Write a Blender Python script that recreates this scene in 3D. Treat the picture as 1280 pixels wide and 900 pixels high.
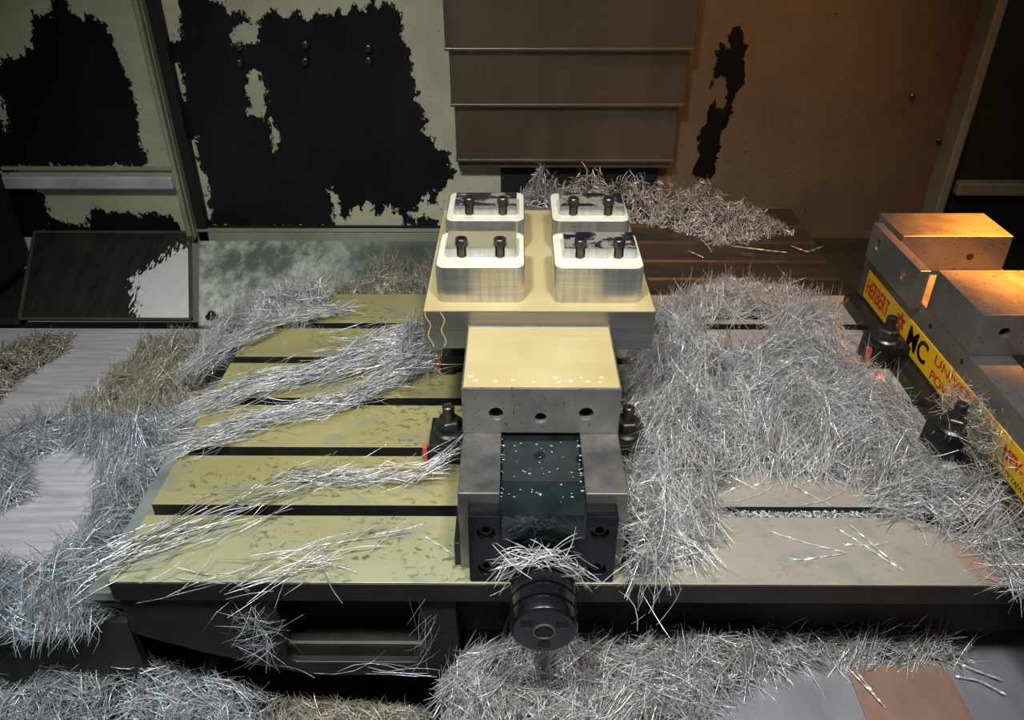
import bpy, bmesh, math, random
import numpy as np
from mathutils import Vector, Matrix

# ------------------------------------------------------------------ camera, world, lights, exposure
for o in list(bpy.data.objects):
    bpy.data.objects.remove(o, do_unlink=True)
scene = bpy.context.scene
C = scene.collection
random.seed(7)
RNG = np.random.default_rng(7)

cam_d = bpy.data.cameras.new('camera')
cam_d.sensor_width = 36.0
cam_d.lens = 1000.0 / 1280.0 * 36.0
cam_d.clip_start = 0.01
cam_d.clip_end = 50.0
cam = bpy.data.objects.new('camera', cam_d)
C.objects.link(cam)
cam.location = (0, 0, 0.6)
cam.rotation_euler = (math.pi / 2 - 0.5666, 0, 0.0057)
scene.camera = cam

world = bpy.data.worlds.new('world')
scene.world = world
world.use_nodes = True
world.node_tree.nodes['Background'].inputs[0].default_value = (0.90, 0.93, 0.88, 1)
world.node_tree.nodes['Background'].inputs[1].default_value = 0.09

scene.view_settings.view_transform = 'Standard'
scene.view_settings.look = 'None'
scene.view_settings.exposure = 0.0
scene.view_settings.gamma = 1.0
scene.view_settings.use_curve_mapping = False


def aim(o, target):
    d = Vector(target) - o.location
    o.rotation_euler = d.to_track_quat('-Z', 'Y').to_euler()


def area_lamp(name, loc, target, sx, sy, power, col, spread=180):
    l = bpy.data.lights.new(name, 'AREA')
    l.shape = 'RECTANGLE'
    l.size = sx
    l.size_y = sy
    l.energy = power
    l.color = col
    l.spread = math.radians(spread)
    o = bpy.data.objects.new(name, l)
    C.objects.link(o)
    o.location = loc
    aim(o, target)
    return o


def spot_lamp(name, loc, target, power, col, angle, blend=0.8, rad=0.04):
    l = bpy.data.lights.new(name, 'SPOT')
    l.energy = power
    l.color = col
    l.spot_size = math.radians(angle)
    l.spot_blend = blend
    l.shadow_soft_size = rad
    o = bpy.data.objects.new(name, l)
    C.objects.link(o)
    o.location = loc
    aim(o, target)
    return o


# the machine's LED work lights under the front of its roof, and one warm halogen lamp on the right
spot_lamp('work_light_a', (-0.28, 0.12, 1.35), (-0.20, 0.82, 0.0), 82, (0.95, 1.0, 0.95), 78, 1.0, 0.09)
spot_lamp('work_light_b', (0.24, 0.12, 1.35), (0.15, 0.72, 0.0), 76, (1.0, 0.98, 0.96), 56, 1.0, 0.09)
spot_lamp('work_light_c', (-0.55, 0.10, 1.10), (-0.45, 0.62, -0.1), 24, (0.82, 0.92, 1.0), 62, 1.0, 0.06)
spot_lamp('halogen_lamp', (0.42, 1.08, 1.10), (0.40, 1.42, 0.1), 24, (1.0, 0.47, 0.13), 56, 1.0, 0.05)
spot_lamp('halogen_lamp_vise', (0.90, 1.14, 1.00), (0.735, 0.97, 0.12), 720, (1.0, 0.31, 0.03), 30, 1.0, 0.03)  # added orange spot without a fixture, tinting the right vise tops
PEEL_BACK = [[(-0.567, 0.421), (-0.58, 0.384), (-0.591, 0.352), (-0.587, 0.332), (-0.614, 0.312), (-0.635, 0.305), (-0.648, 0.264), (-0.645, 0.222), (-0.645, 0.178), (-0.642, 0.126), (-0.637, 0.079), (-0.633, 0.022), (-0.639, -0.034), (-0.553, -0.035), (-0.368, -0.035), (-0.359, 0.003), (-0.364, 0.039), (-0.357, 0.046), (-0.349, 0.009), (-0.344, -0.028), (-0.329, -0.007), (-0.314, 0.015), (-0.305, 0.003), (-0.288, 0.019), (-0.279, -0.014), (-0.264, 0.003), (-0.248, 0.01), (-0.24, -0.007), (-0.229, 0.01), (-0.223, -0.036), (-0.214, -0.007), (-0.204, 0.003), (-0.192, 0.003), (-0.181, 0.023), (-0.168, 0.04), (-0.175, 0.015), (-0.158, 0.015), (-0.153, 0.043), (-0.139, 0.046), (-0.132, 0.062), (-0.123, 0.069), (-0.122, 0.096), (-0.127, 0.116), (-0.148, 0.125), (-0.167, 0.152), (-0.17, 0.164), (-0.16, 0.179), (-0.171, 0.186), (-0.173, 0.208), (-0.184, 0.215), (-0.175, 0.226), (-0.186, 0.234), (-0.186, 0.272), (-0.193, 0.306), (-0.2, 0.326), (-0.203, 0.359), (-0.212, 0.378), (-0.228, 0.391), (-0.238, 0.369), (-0.244, 0.39), (-0.26, 0.374), (-0.272, 0.365), (-0.284, 0.377), (-0.297, 0.361), (-0.307, 0.371), (-0.325, 0.356), (-0.341, 0.366), (-0.363, 0.353), (-0.382, 0.366), (-0.405, 0.356), (-0.423, 0.374), (-0.439, 0.358), (-0.458, 0.348), (-0.471, 0.353), (-0.479, 0.369), (-0.495, 0.358), (-0.505, 0.378), (-0.528, 0.386), (-0.53, 0.421)], [(-0.237, 0.003), (-0.212, -0.019), (-0.204, -0.044), (-0.161, -0.048), (-0.155, -0.02), (-0.183, -0.007), (-0.199, -0.021), (-0.216, 0.01)]]
ISLE_BACK = [[(-0.619, 0.278), (-0.604, 0.28), (-0.602, 0.257), (-0.608, 0.219), (-0.621, 0.216), (-0.62, 0.243), (-0.625, 0.257)], [(-0.621, 0.139), (-0.602, 0.142), (-0.607, 0.102), (-0.605, 0.084), (-0.599, 0.068), (-0.604, 0.03), (-0.603, -0.008), (-0.611, -0.023), (-0.622, 0.002), (-0.624, 0.038), (-0.627, 0.068), (-0.624, 0.095)], [(-0.489, 0.258), (-0.477, 0.267), (-0.461, 0.262), (-0.459, 0.222), (-0.466, 0.19), (-0.483, 0.182), (-0.493, 0.186), (-0.493, 0.229)], [(-0.502, 0.332), (-0.484, 0.343), (-0.448, 0.348), (-0.455, 0.316), (-0.481, 0.312), (-0.491, 0.319), (-0.508, 0.311)], [(-0.457, 0.182), (-0.449, 0.171), (-0.449, 0.156), (-0.457, 0.115), (-0.462, 0.121), (-0.456, 0.149)]]
PEEL_LEFT = [[(-0.818, 0.372), (-0.807, 0.364), (-0.786, 0.372), (-0.774, 0.402), (-0.758, 0.402), (-0.756, 0.38), (-0.744, 0.367), (-0.736, 0.357), (-0.728, 0.365), (-0.716, 0.359), (-0.703, 0.357), (-0.697, 0.339), (-0.692, 0.316), (-0.688, 0.292), (-0.685, 0.271), (-0.68, 0.254), (-0.685, 0.227), (-0.679, 0.215), (-0.685, 0.19), (-0.683, 0.175), (-0.692, 0.153), (-0.685, 0.131), (-0.685, 0.106), (-0.695, 0.103), (-0.935, 0.103), (-0.941, 0.13), (-0.926, 0.175), (-0.918, 0.232), (-0.92, 0.259), (-0.897, 0.292), (-0.882, 0.302), (-0.867, 0.297), (-0.846, 0.31), (-0.834, 0.313), (-0.836, 0.326), (-0.824, 0.345)], [(-0.93, -0.032), (-0.904, 0.001), (-0.883, -0.002), (-0.866, -0.009), (-0.837, -0.015), (-0.826, 0.011), (-0.804, 0.024), (-0.788, 0.015), (-0.765, 0.008), (-0.748, 0.015), (-0.735, 0.005), (-0.711, 0.015), (-0.694, 0.008), (-0.67, 0.005), (-0.658, -0.012), (-0.65, -0.045), (-0.953, -0.046)], [(-0.983, 0.218), (-0.935, 0.189), (-0.931, 0.175), (-0.916, 0.151), (-0.926, 0.107), (-0.939, 0.092), (-1.059, 0.092)], [(-0.999, 0.092), (-0.941, 0.084), (-0.919, 0.059), (-0.901, 0.045), (-0.903, -0.012), (-0.953, -0.046), (-1.111, -0.046)]]
PEEL_RIGHT = [[(0.379, 0.341), (0.384, 0.346), (0.393, 0.331), (0.405, 0.312), (0.408, 0.28), (0.412, 0.249), (0.402, 0.229), (0.394, 0.215), (0.393, 0.18), (0.384, 0.158), (0.385, 0.127), (0.381, 0.097), (0.379, 0.065), (0.337, 0.07), (0.342, 0.096), (0.344, 0.135), (0.34, 0.153), (0.355, 0.177), (0.351, 0.195), (0.362, 0.221), (0.369, 0.202), (0.382, 0.195), (0.382, 0.224), (0.373, 0.259), (0.355, 0.255), (0.351, 0.235), (0.353, 0.263), (0.357, 0.282), (0.348, 0.304), (0.361, 0.315), (0.373, 0.306), (0.373, 0.323)]]
PILE = {
    'main': [(0.152, 0.915), (0.183, 1.024), (0.241, 1.091), (0.33, 1.135), (0.389, 1.092), (0.443, 1.067), (0.477, 1.043), (0.468, 0.965), (0.46, 0.887), (0.49, 0.85), (0.489, 0.798), (0.475, 0.743), (0.481, 0.693), (0.519, 0.679), (0.533, 0.651), (0.547, 0.617), (0.504, 0.525), (0.473, 0.535), (0.474, 0.571), (0.468, 0.6), (0.423, 0.619), (0.397, 0.638), (0.392, 0.681), (0.329, 0.695), (0.27, 0.711), (0.224, 0.665), (0.209, 0.617), (0.192, 0.57), (0.158, 0.559), (0.121, 0.546), (0.11, 0.569), (0.11, 0.626), (0.128, 0.734)],
    'main_hole': [(0.27, 1.053), (0.395, 1.054), (0.364, 0.966), (0.274, 0.945)],
    'rear': [(-0.031, 1.449), (-0.009, 1.499), (0.086, 1.499), (0.244, 1.5), (0.368, 1.492), (0.483, 1.452), (0.524, 1.374), (0.456, 1.352), (0.363, 1.323), (0.302, 1.38), (0.232, 1.411), (0.079, 1.335), (-0.029, 1.342)],
    'left': [(-0.602, 1.102), (-0.537, 1.136), (-0.446, 1.054), (-0.434, 0.976), (-0.443, 0.915), (-0.444, 0.859), (-0.44, 0.808), (-0.442, 0.738), (-0.439, 0.676), (-0.436, 0.614), (-0.427, 0.565), (-0.432, 0.544), (-0.5, 0.534), (-0.551, 0.538), (-0.602, 0.625), (-0.522, 0.626), (-0.499, 0.696), (-0.543, 0.807), (-0.614, 0.849), (-0.645, 0.806), (-0.602, 0.745), (-0.65, 0.708), (-0.726, 0.84), (-0.66, 0.876), (-0.62, 0.958), (-0.609, 1.041)],
    'farleft': [(-0.835, 1.011), (-0.837, 1.105), (-0.796, 1.151), (-0.733, 1.146), (-0.722, 1.081), (-0.75, 1.011), (-0.752, 0.928)],
    'floorleft': [(-0.66, 0.611), (-0.55, 0.617), (-0.454, 0.612), (-0.349, 0.58), (-0.28, 0.56), (-0.249, 0.493), (-0.241, 0.458), (-0.567, 0.457)],
    'floormid': [(-0.287, 0.574), (-0.148, 0.566), (-0.093, 0.554), (-0.085, 0.471), (-0.251, 0.47)],
    'front': [(-0.079, 0.511), (-0.058, 0.558), (-0.003, 0.574), (0.1, 0.577), (0.221, 0.58), (0.352, 0.587), (0.463, 0.584), (0.506, 0.559), (0.448, 0.55), (0.381, 0.55), (0.313, 0.545), (0.259, 0.53), (0.213, 0.506), (0.181, 0.466), (0.145, 0.433), (0.084, 0.41), (-0.06, 0.409)],
    'nest_a': [(-0.449, 0.93), (-0.457, 1.029), (-0.433, 1.105), (-0.381, 1.145), (-0.312, 1.127), (-0.289, 1.064), (-0.311, 1.035), (-0.396, 1.018), (-0.411, 0.951), (-0.422, 0.9)],
    'nest_b': [(-0.32, 1.147), (-0.326, 1.312), (-0.264, 1.381), (-0.149, 1.364), (-0.131, 1.195), (-0.221, 1.183)],
    'right_strip': [(0.263, 1.141), (0.337, 1.186), (0.443, 1.164), (0.503, 1.131), (0.452, 1.131), (0.325, 1.13)],
}
PATH = {
    'diag1': [(-0.3993, 0.8177, 0.004), (-0.3315, 0.8698, 0.008), (-0.2417, 0.8989, 0.012), (-0.1839, 0.9522, 0.02), (-0.1199, 0.9883, 0.025)],
    'diag2': [(-0.3971, 0.7406, 0.004), (-0.3199, 0.7886, 0.006), (-0.2181, 0.8277, 0.01), (-0.1341, 0.9003, 0.014), (-0.1114, 0.9526, 0.02)],
    'diag3': [(-0.233, 0.6844, 0.004), (-0.1649, 0.6829, 0.008), (-0.1022, 0.686, 0.015), (-0.062, 0.7101, 0.03)],
    'front1': [(-0.4072, 0.5525, 0.002), (-0.361, 0.5834, 0.006), (-0.3018, 0.6304, 0.006), (-0.2351, 0.6737, 0.004)],
    'front2': [(-0.312, 0.5338, 0.003), (-0.254, 0.5497, 0.006), (-0.1961, 0.5733, 0.006), (-0.144, 0.6002, 0.004)],
    'front3': [(-0.2626, 0.5219, 0.0), (-0.2222, 0.5477, 0.005), (-0.1859, 0.5626, 0.006), (-0.1745, 0.5426, 0.003)],
    'edge': [(-0.4342, 0.9226, 0.005), (-0.4041, 0.9707, 0.008), (-0.3495, 1.0295, 0.014), (-0.274, 1.0665, 0.01)],
    'gut': [(0.1296, 0.6179, 0.02), (0.1605, 0.5999, 0.015), (0.1735, 0.5754, 0.006)],
}

# ------------------------------------------------------------------ helpers
def lin(r, g, b):
    f = lambda c: (c / 255 / 12.92) if c / 255 <= 0.04045 else ((c / 255 + 0.055) / 1.055) ** 2.4
    return (f(r), f(g), f(b), 1.0)


class NT:
    """small node-tree builder"""
    def __init__(self, name):
        self.m = bpy.data.materials.new(name)
        self.m.use_nodes = True
        self.t = self.m.node_tree
        self.p = self.t.nodes['Principled BSDF']

    def n(self, typ, **kw):
        nd = self.t.nodes.new(typ)
        for k, v in kw.items():
            setattr(nd, k, v)
        return nd

    def l(self, a, b):
        self.t.links.new(a, b)

    def coord(self, scale=(1, 1, 1), rot=(0, 0, 0)):
        tc = self.n('ShaderNodeTexCoord')
        mp = self.n('ShaderNodeMapping')
        mp.inputs['Scale'].default_value = scale
        mp.inputs['Rotation'].default_value = rot
        self.l(tc.outputs['Object'], mp.inputs['Vector'])
        return mp.outputs['Vector']

    def noise(self, vec, scale, detail=4, rough=0.55, dist=0.0):
        nd = self.n('ShaderNodeTexNoise')
        nd.inputs['Scale'].default_value = scale
        nd.inputs['Detail'].default_value = detail
        nd.inputs['Roughness'].default_value = rough
        nd.inputs['Distortion'].default_value = dist
        if vec is not None:
            self.l(vec, nd.inputs['Vector'])
        return nd.outputs['Fac']

    def ramp(self, fac, stops):
        nd = self.n('ShaderNodeValToRGB')
        e = nd.color_ramp.elements
        while len(e) < len(stops):
            e.new(0.5)
        for el, (p, c) in zip(e, stops):
            el.position = p
            el.color = c if len(c) == 4 else (*c, 1)
        self.l(fac, nd.inputs['Fac'])
        return nd.outputs['Color']

    def math(self, op, a, b=None, clamp=False):
        nd = self.n('ShaderNodeMath', operation=op, use_clamp=clamp)
        for i, v in enumerate((a, b)):
            if v is None:
                continue
            if isinstance(v, (int, float)):
                nd.inputs[i].default_value = v
            else:
                self.l(v, nd.inputs[i])
        return nd.outputs[0]

    def mix(self, fac, a, b, mode='MIX'):
        nd = self.n('ShaderNodeMix', data_type='RGBA', blend_type=mode)
        for i, v in ((0, fac), (6, a), (7, b)):
            if isinstance(v, (int, float)):
                nd.inputs[i].default_value = v
            elif isinstance(v, tuple):
                nd.inputs[i].default_value = v
            else:
                self.l(v, nd.inputs[i])
        return nd.outputs[2]

    def set(self, **kw):
        names = dict(color='Base Color', metal='Metallic', rough='Roughness', coat='Coat Weight',
                     coat_rough='Coat Roughness', spec='Specular IOR Level', normal='Normal', alpha='Alpha',
                     trans='Transmission Weight', ior='IOR', aniso='Anisotropic')
        for k, v in kw.items():
            s = self.p.inputs[names[k]]
            if isinstance(v, (int, float, tuple)):
                s.default_value = v
            else:
                self.l(v, s)
        return self

    def bump(self, h, strength=0.2, dist=0.001):
        nd = self.n('ShaderNodeBump')
        nd.inputs['Strength'].default_value = strength
        nd.inputs['Distance'].default_value = dist
        self.l(h, nd.inputs['Height'])
        self.l(nd.outputs['Normal'], self.p.inputs['Normal'])
        return self

    def attr(self, name):
        nd = self.n('ShaderNodeAttribute', attribute_name=name)
        return nd


def steel(name, c0, c1, rough=0.4, metal=0.75, scale=18, stretch=(1, 1, 1), coat=0.0, bump=0.05, specks=None):
    t = NT(name)
    v = t.coord(stretch)
    n1 = t.noise(v, scale, 6, 0.65)
    col = t.ramp(n1, [(0.3, c0), (0.7, c1)])
    if specks:
        s = t.noise(t.coord(), 260, 2, 0.5)
        m = t.ramp(s, [(0.66, (0, 0, 0)), (0.70, (1, 1, 1))])
        col = t.mix(t.math('MULTIPLY', m, 0.8), col, specks)
    r = t.math('ADD', t.math('MULTIPLY', n1, 0.25), rough - 0.12)
    t.set(color=col, metal=metal, rough=r, coat=coat, coat_rough=0.08)
    n2 = t.noise(v, 240, 3, 0.6)
    t.bump(n2, bump, 0.0006)
    return t.m


def link(o, parent=None):
    C.objects.link(o)
    if parent is not None:
        o.parent = parent
    return o


def from_bm(name, bm, mat, parent=None, bevel=0.0, smooth=False, seg=2):
    me = bpy.data.meshes.new(name)
    bmesh.ops.recalc_face_normals(bm, faces=bm.faces[:])
    bm.to_mesh(me)
    bm.free()
    for m in (mat if isinstance(mat, (list, tuple)) else [mat]):
        me.materials.append(m)
    if smooth:
        for p in me.polygons:
            p.use_smooth = True
    o = bpy.data.objects.new(name, me)
    link(o, parent)
    if bevel:
        b = o.modifiers.new('bevel', 'BEVEL')
        b.width = bevel
        b.segments = seg
        b.limit_method = 'ANGLE'
        b.angle_limit = math.radians(35)
        b.harden_normals = False
    return o


def bm_box(bm, x0, x1, y0, y1, z0, z1, mi=0):
    vs = [bm.verts.new((x, y, z)) for z in (z0, z1) for y in (y0, y1) for x in (x0, x1)]
    for f in ((0, 1, 3, 2), (4, 6, 7, 5), (0, 4, 5, 1), (1, 5, 7, 3), (3, 7, 6, 2), (2, 6, 4, 0)):
        fc = bm.faces.new([vs[i] for i in f])
        fc.material_index = mi
    return vs


def box(name, x0, x1, y0, y1, z0, z1, mat, parent=None, bevel=0.0, seg=2):
    bm = bmesh.new()
    bm_box(bm, x0, x1, y0, y1, z0, z1)
    return from_bm(name, bm, mat, parent, bevel, seg=seg)


def prism(name, outer, holes, h, mat, parent=None, frame=None, bevel=0.0):
    """flat outline with holes, extruded by h along +w of the frame (origin,u,v,w)"""
    bm = bmesh.new()
    es = []
    for loop in [outer] + list(holes):
        vs = [bm.verts.new((p[0], p[1], 0)) for p in loop]
        for i in range(len(vs)):
            es.append(bm.edges.new((vs[i], vs[(i + 1) % len(vs)])))
    bmesh.ops.triangle_fill(bm, use_beauty=True, use_dissolve=False, edges=es)
    r = bmesh.ops.extrude_face_region(bm, geom=bm.faces[:])
    bmesh.ops.translate(bm, vec=(0, 0, h), verts=[g for g in r['geom'] if isinstance(g, bmesh.types.BMVert)])
    if frame:
        o, u, v, w = [Vector(q) for q in frame]
        for vt in bm.verts:
            x, y, z = vt.co
            vt.co = o + u * x + v * y + w * z
    return from_bm(name, bm, mat, parent, bevel)


def rrect(x0, x1, y0, y1, r, n=5):
    pts = []
    for cx, cy, a0 in ((x1 - r, y1 - r, 0), (x0 + r, y1 - r, 90), (x0 + r, y0 + r, 180), (x1 - r, y0 + r, 270)):
        for i in range(n + 1):
            a = math.radians(a0 + 90 * i / n)
            pts.append((cx + r * math.cos(a), cy + r * math.sin(a)))
    return pts


def circ(cx, cy, r, n=20):
    return [(cx + r * math.cos(2 * math.pi * i / n), cy + r * math.sin(2 * math.pi * i / n)) for i in range(n)]


def lathe(name, prof, mat, parent=None, origin=(0, 0, 0), axis='Z', n=32, smooth=True, mats=None):
    """prof = [(radius, along)]; closed at both ends when radius 0"""
    bm = bmesh.new()
    rings = []
    for r, h in prof:
        ring = []
        for i in range(n):
            a = 2 * math.pi * i / n
            c, s = r * math.cos(a), r * math.sin(a)
            p = (c, s, h) if axis == 'Z' else ((c, h, s) if axis == 'Y' else (h, c, s))
            ring.append(bm.verts.new(Vector(p) + Vector(origin)))
        rings.append(ring)
    for k in range(len(rings) - 1):
        for i in range(n):
            bm.faces.new((rings[k][i], rings[k][(i + 1) % n], rings[k + 1][(i + 1) % n], rings[k + 1][i]))
    bm.faces.new(rings[0])
    bm.faces.new(rings[-1])
    o = from_bm(name, bm, mat, parent, 0, False)
    if smooth:
        for p in o.data.polygons:
            p.use_smooth = len(p.vertices) == 4
        e = o.modifiers.new('edge', 'EDGE_SPLIT')
        e.split_angle = math.radians(32)
    return o


def empty(name, loc, label, cat, group=None):
    o = bpy.data.objects.new(name, None)
    o.empty_display_size = 0.02
    C.objects.link(o)
    o.location = loc
    return tag(o, label, cat, group)


def tag(o, label=None, cat=None, group=None, kind=None):
    if label:
        o['label'] = label
    if cat:
        o['category'] = cat
    if group:
        o['group'] = group
    if kind:
        o['kind'] = kind
    return o


def keep(o, parent):
    """parent without moving (parents sit unrotated at a base point)"""
    o.parent = parent
    o.matrix_parent_inverse = Matrix.Translation(-parent.location)
    return o


def text_mesh(name, txt, size, mat, parent, origin, u, v, sx=1.0, shear=0.0, off=0.0):
    """flat lettering: origin = lower left, u = reading direction, v = up"""
    cu = bpy.data.curves.new('t', 'FONT')
    cu.body = txt
    cu.size = size
    cu.shear = shear
    cu.offset = off
    cu.extrude = 0.00015
    tmp = bpy.data.objects.new('t', cu)
    C.objects.link(tmp)
    dg = bpy.context.evaluated_depsgraph_get()
    me = bpy.data.meshes.new_from_object(tmp.evaluated_get(dg))
    bpy.data.objects.remove(tmp, do_unlink=True)
    u, v = Vector(u), Vector(v)
    w = u.cross(v)
    for vt in me.vertices:
        vt.co = Vector(origin) + u * (vt.co.x * sx) + v * vt.co.y + w * vt.co.z
    me.materials.clear()
    me.materials.append(mat)
    me.name = name
    o = bpy.data.objects.new(name, me)
    C.objects.link(o)
    keep(o, parent)
    return o


# ---- signed distance to a set of polygons, for paint that has flaked off in real shapes
def sdf(px, py, polys):
    best = np.full(px.shape, -1e3)
    for poly in polys:
        P = np.array(poly)
        Q = np.roll(P, -1, 0)
        d = np.full(px.shape, 1e3)
        inside = np.zeros(px.shape, bool)
        for (ax, ay), (bx, by) in zip(P, Q):
            ex, ey = bx - ax, by - ay
            wx, wy = px - ax, py - ay
            t = np.clip((wx * ex + wy * ey) / max(ex * ex + ey * ey, 1e-12), 0, 1)
            d = np.minimum(d, np.hypot(wx - ex * t, wy - ey * t))
            if ay != by:
                c = ((ay <= py) != (by <= py)) & (px < ax + (py - ay) * ex / ey)
                inside ^= c
        best = np.maximum(best, np.where(inside, d, -d))
    return best


def flaked_sheet(name, mat, corner, u, v, nu, nv, fields, thick=0.004):
    """a sheet as a dense grid with one float attribute per field (a distance to flaked edges), plus a back"""
    cor, u, v = Vector(corner), Vector(u), Vector(v)
    w = u.cross(v).normalized()
    U, V = np.meshgrid(np.linspace(0, 1, nu), np.linspace(0, 1, nv))
    co = np.array(cor)[None] + U.ravel()[:, None] * np.array(u) + V.ravel()[:, None] * np.array(v)
    bot = len(co)
    back = [np.array(cor - w * thick + u * a + v * b) for a, b in ((0, 0), (1, 0), (1, 1), (0, 1))]
    faces = []
    for j in range(nv - 1):
        b = j * nu
        faces += [(b + i, b + i + 1, b + nu + i + 1, b + nu + i) for i in range(nu - 1)]
    faces.append((bot + 3, bot + 2, bot + 1, bot))
    c = [0, nu - 1, nu * nv - 1, nu * (nv - 1)]
    e = [list(range(nu)), list(range(nu - 1, nu * nv, nu)), list(range(nu * nv - 1, nu * (nv - 1) - 1, -1)), list(range(nu * (nv - 1), -1, -nu))]
    for k in range(4):
        faces.append(tuple(reversed(e[k])) + (bot + k, bot + (k + 1) % 4))
    me = bpy.data.meshes.new(name)
    allv = np.vstack([co, np.array(back)])
    me.from_pydata(allv.tolist(), [], faces)
    me.materials.append(mat)
    for fname, fn in fields.items():
        a = me.attributes.new(fname, 'FLOAT', 'POINT')
        vals = np.concatenate([fn(co), np.full(4, -1.0)])
        a.data.foreach_set('value', vals.astype(np.float32))
    o = bpy.data.objects.new(name, me)
    C.objects.link(o)
    return o

# ------------------------------------------------------------------ materials
def paint_mat(name, paint, bare, amp=0.006, rough_p=0.55, rough_b=0.32):
    t = NT(name)
    v = t.coord()
    d = t.attr('peel').outputs['Fac']
    iso = t.attr('isle').outputs['Fac']
    n = t.noise(v, 70, 5, 0.65)
    nn = t.math('MULTIPLY', t.math('SUBTRACT', n, 0.5), amp * 7)
    n8 = t.noise(t.coord((1, 1, 0.45)), 260, 4, 0.65)
    nn = t.math('ADD', nn, t.math('MULTIPLY', t.math('SUBTRACT', n8, 0.5), amp * 4))
    m1 = t.math('GREATER_THAN', t.math('ADD', d, nn), 0.0)
    m2 = t.math('GREATER_THAN', t.math('ADD', iso, nn), 0.0)
    mask = t.math('SUBTRACT', m1, t.math('MULTIPLY', m1, m2), True)
    ps = t.noise(v, 9, 6, 0.7)
    pc = t.ramp(ps, [(0.30, tuple(0.72 * c for c in paint[:3])), (0.65, paint)])
    sp = t.noise(v, 120, 2, 0.5)
    spm = t.ramp(sp, [(0.70, (0, 0, 0)), (0.74, (1, 1, 1))])
    pc = t.mix(spm, pc, tuple(0.25 * c for c in paint[:3]) + (1,))
    bn = t.noise(t.coord((1, 1, 0.5)), 14, 5, 0.6)
    bc = t.ramp(bn, [(0.35, bare), (0.75, tuple(1.9 * c for c in bare[:3]))])
    t.set(color=t.mix(mask, pc, bc), rough=t.math('ADD', t.math('MULTIPLY', mask, rough_b - rough_p), rough_p),
          metal=t.math('MULTIPLY', mask, 0.35), spec=0.4)
    h = t.math('SUBTRACT', t.math('MULTIPLY', sp, 0.15), mask)
    t.bump(h, 0.6, 0.0008)
    return t.m


M = {}
M['paint_back'] = paint_mat('flaked_olive_paint', lin(190, 185, 160), lin(22, 26, 25))
M['paint_left'] = paint_mat('flaked_grey_paint', lin(170, 168, 142), lin(16, 18, 18))
M['paint_right'] = paint_mat('brown_grey_paint', lin(104, 88, 70), lin(14, 12, 11), 0.004)  # same olive paint, with the orange light and dimness put into its colour
M['dark_paint'] = steel('dark_enclosure_paint', lin(34, 37, 33), lin(52, 54, 46), 0.55, 0.2, 8)
M['edge_paint'] = steel('olive_edge_paint', lin(120, 122, 102), lin(150, 150, 128), 0.5, 0.1, 12)
M['black_gap'] = steel('black_gap', lin(8, 8, 8), lin(14, 13, 12), 0.7, 0.0, 8)
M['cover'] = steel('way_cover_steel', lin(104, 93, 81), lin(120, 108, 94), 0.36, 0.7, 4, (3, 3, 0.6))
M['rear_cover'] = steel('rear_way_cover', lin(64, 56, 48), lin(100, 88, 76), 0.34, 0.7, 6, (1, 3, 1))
M['sheet'] = steel('brushed_floor_sheet', lin(164, 156, 163), lin(204, 198, 202), 0.42, 0.3, 10, (1, 14, 1))
M['front_sheet'] = steel('front_cover_sheet', lin(138, 138, 147), lin(166, 165, 172), 0.36, 0.45, 9, (3, 1, 1))
M['cast'] = steel('dark_cast_iron', lin(26, 24, 22), lin(44, 40, 37), 0.55, 0.3, 26, bump=0.3)
M['cast_side'] = steel('slot_iron', lin(32, 30, 27), lin(50, 46, 41), 0.5, 0.4, 26, bump=0.2)
M['vise_steel'] = steel('ground_vise_steel', lin(104, 104, 106), lin(142, 140, 136), 0.36, 0.6, 14, specks=lin(46, 44, 42))
M['vise_rail'] = steel('stained_vise_rail', lin(92, 92, 98), lin(158, 152, 142), 0.36, 0.75, 22)
M['dark_steel'] = steel('blackened_steel', lin(36, 37, 38), lin(58, 58, 59), 0.32, 0.6, 20)
M['black_gloss'] = steel('black_oxide_gloss', lin(30, 32, 37), lin(48, 50, 56), 0.24, 0.85, 20, coat=0.4, bump=0.02)
M['bolt'] = steel('black_bolt', lin(64, 62, 60), lin(100, 96, 92), 0.33, 0.85, 60)
M['red_paint'] = steel('orange_clamp_paint', lin(150, 68, 44), lin(172, 86, 58), 0.5, 0.0, 60)
M['hole'] = steel('hole_dark', lin(6, 6, 6), lin(12, 11, 10), 0.6, 0.0, 30)

t = NT('milled_aluminium')
v = t.coord((1, 1, 30))
n1 = t.noise(v, 16, 4, 0.6)
n2 = t.noise(t.coord((26, 26, 1)), 8, 3, 0.5)
col = t.ramp(t.math('ADD', t.math('MULTIPLY', n1, 0.5), t.math('MULTIPLY', n2, 0.5)), [(0.35, lin(178, 178, 178)), (0.65, lin(222, 222, 222))])
t.set(color=col, metal=0.9, rough=0.26).bump(n1, 0.12, 0.0006)
M['alu'] = t.m

t = NT('plate_aluminium')
v = t.coord((0.4, 1, 26))
n1 = t.noise(v, 9, 3, 0.6)
col = t.ramp(n1, [(0.30, lin(134, 134, 136)), (0.70, lin(158, 158, 156))])
t.set(color=col, metal=0.9, rough=0.3).bump(n1, 0.15, 0.0006)
M['plate_alu'] = t.m

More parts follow.
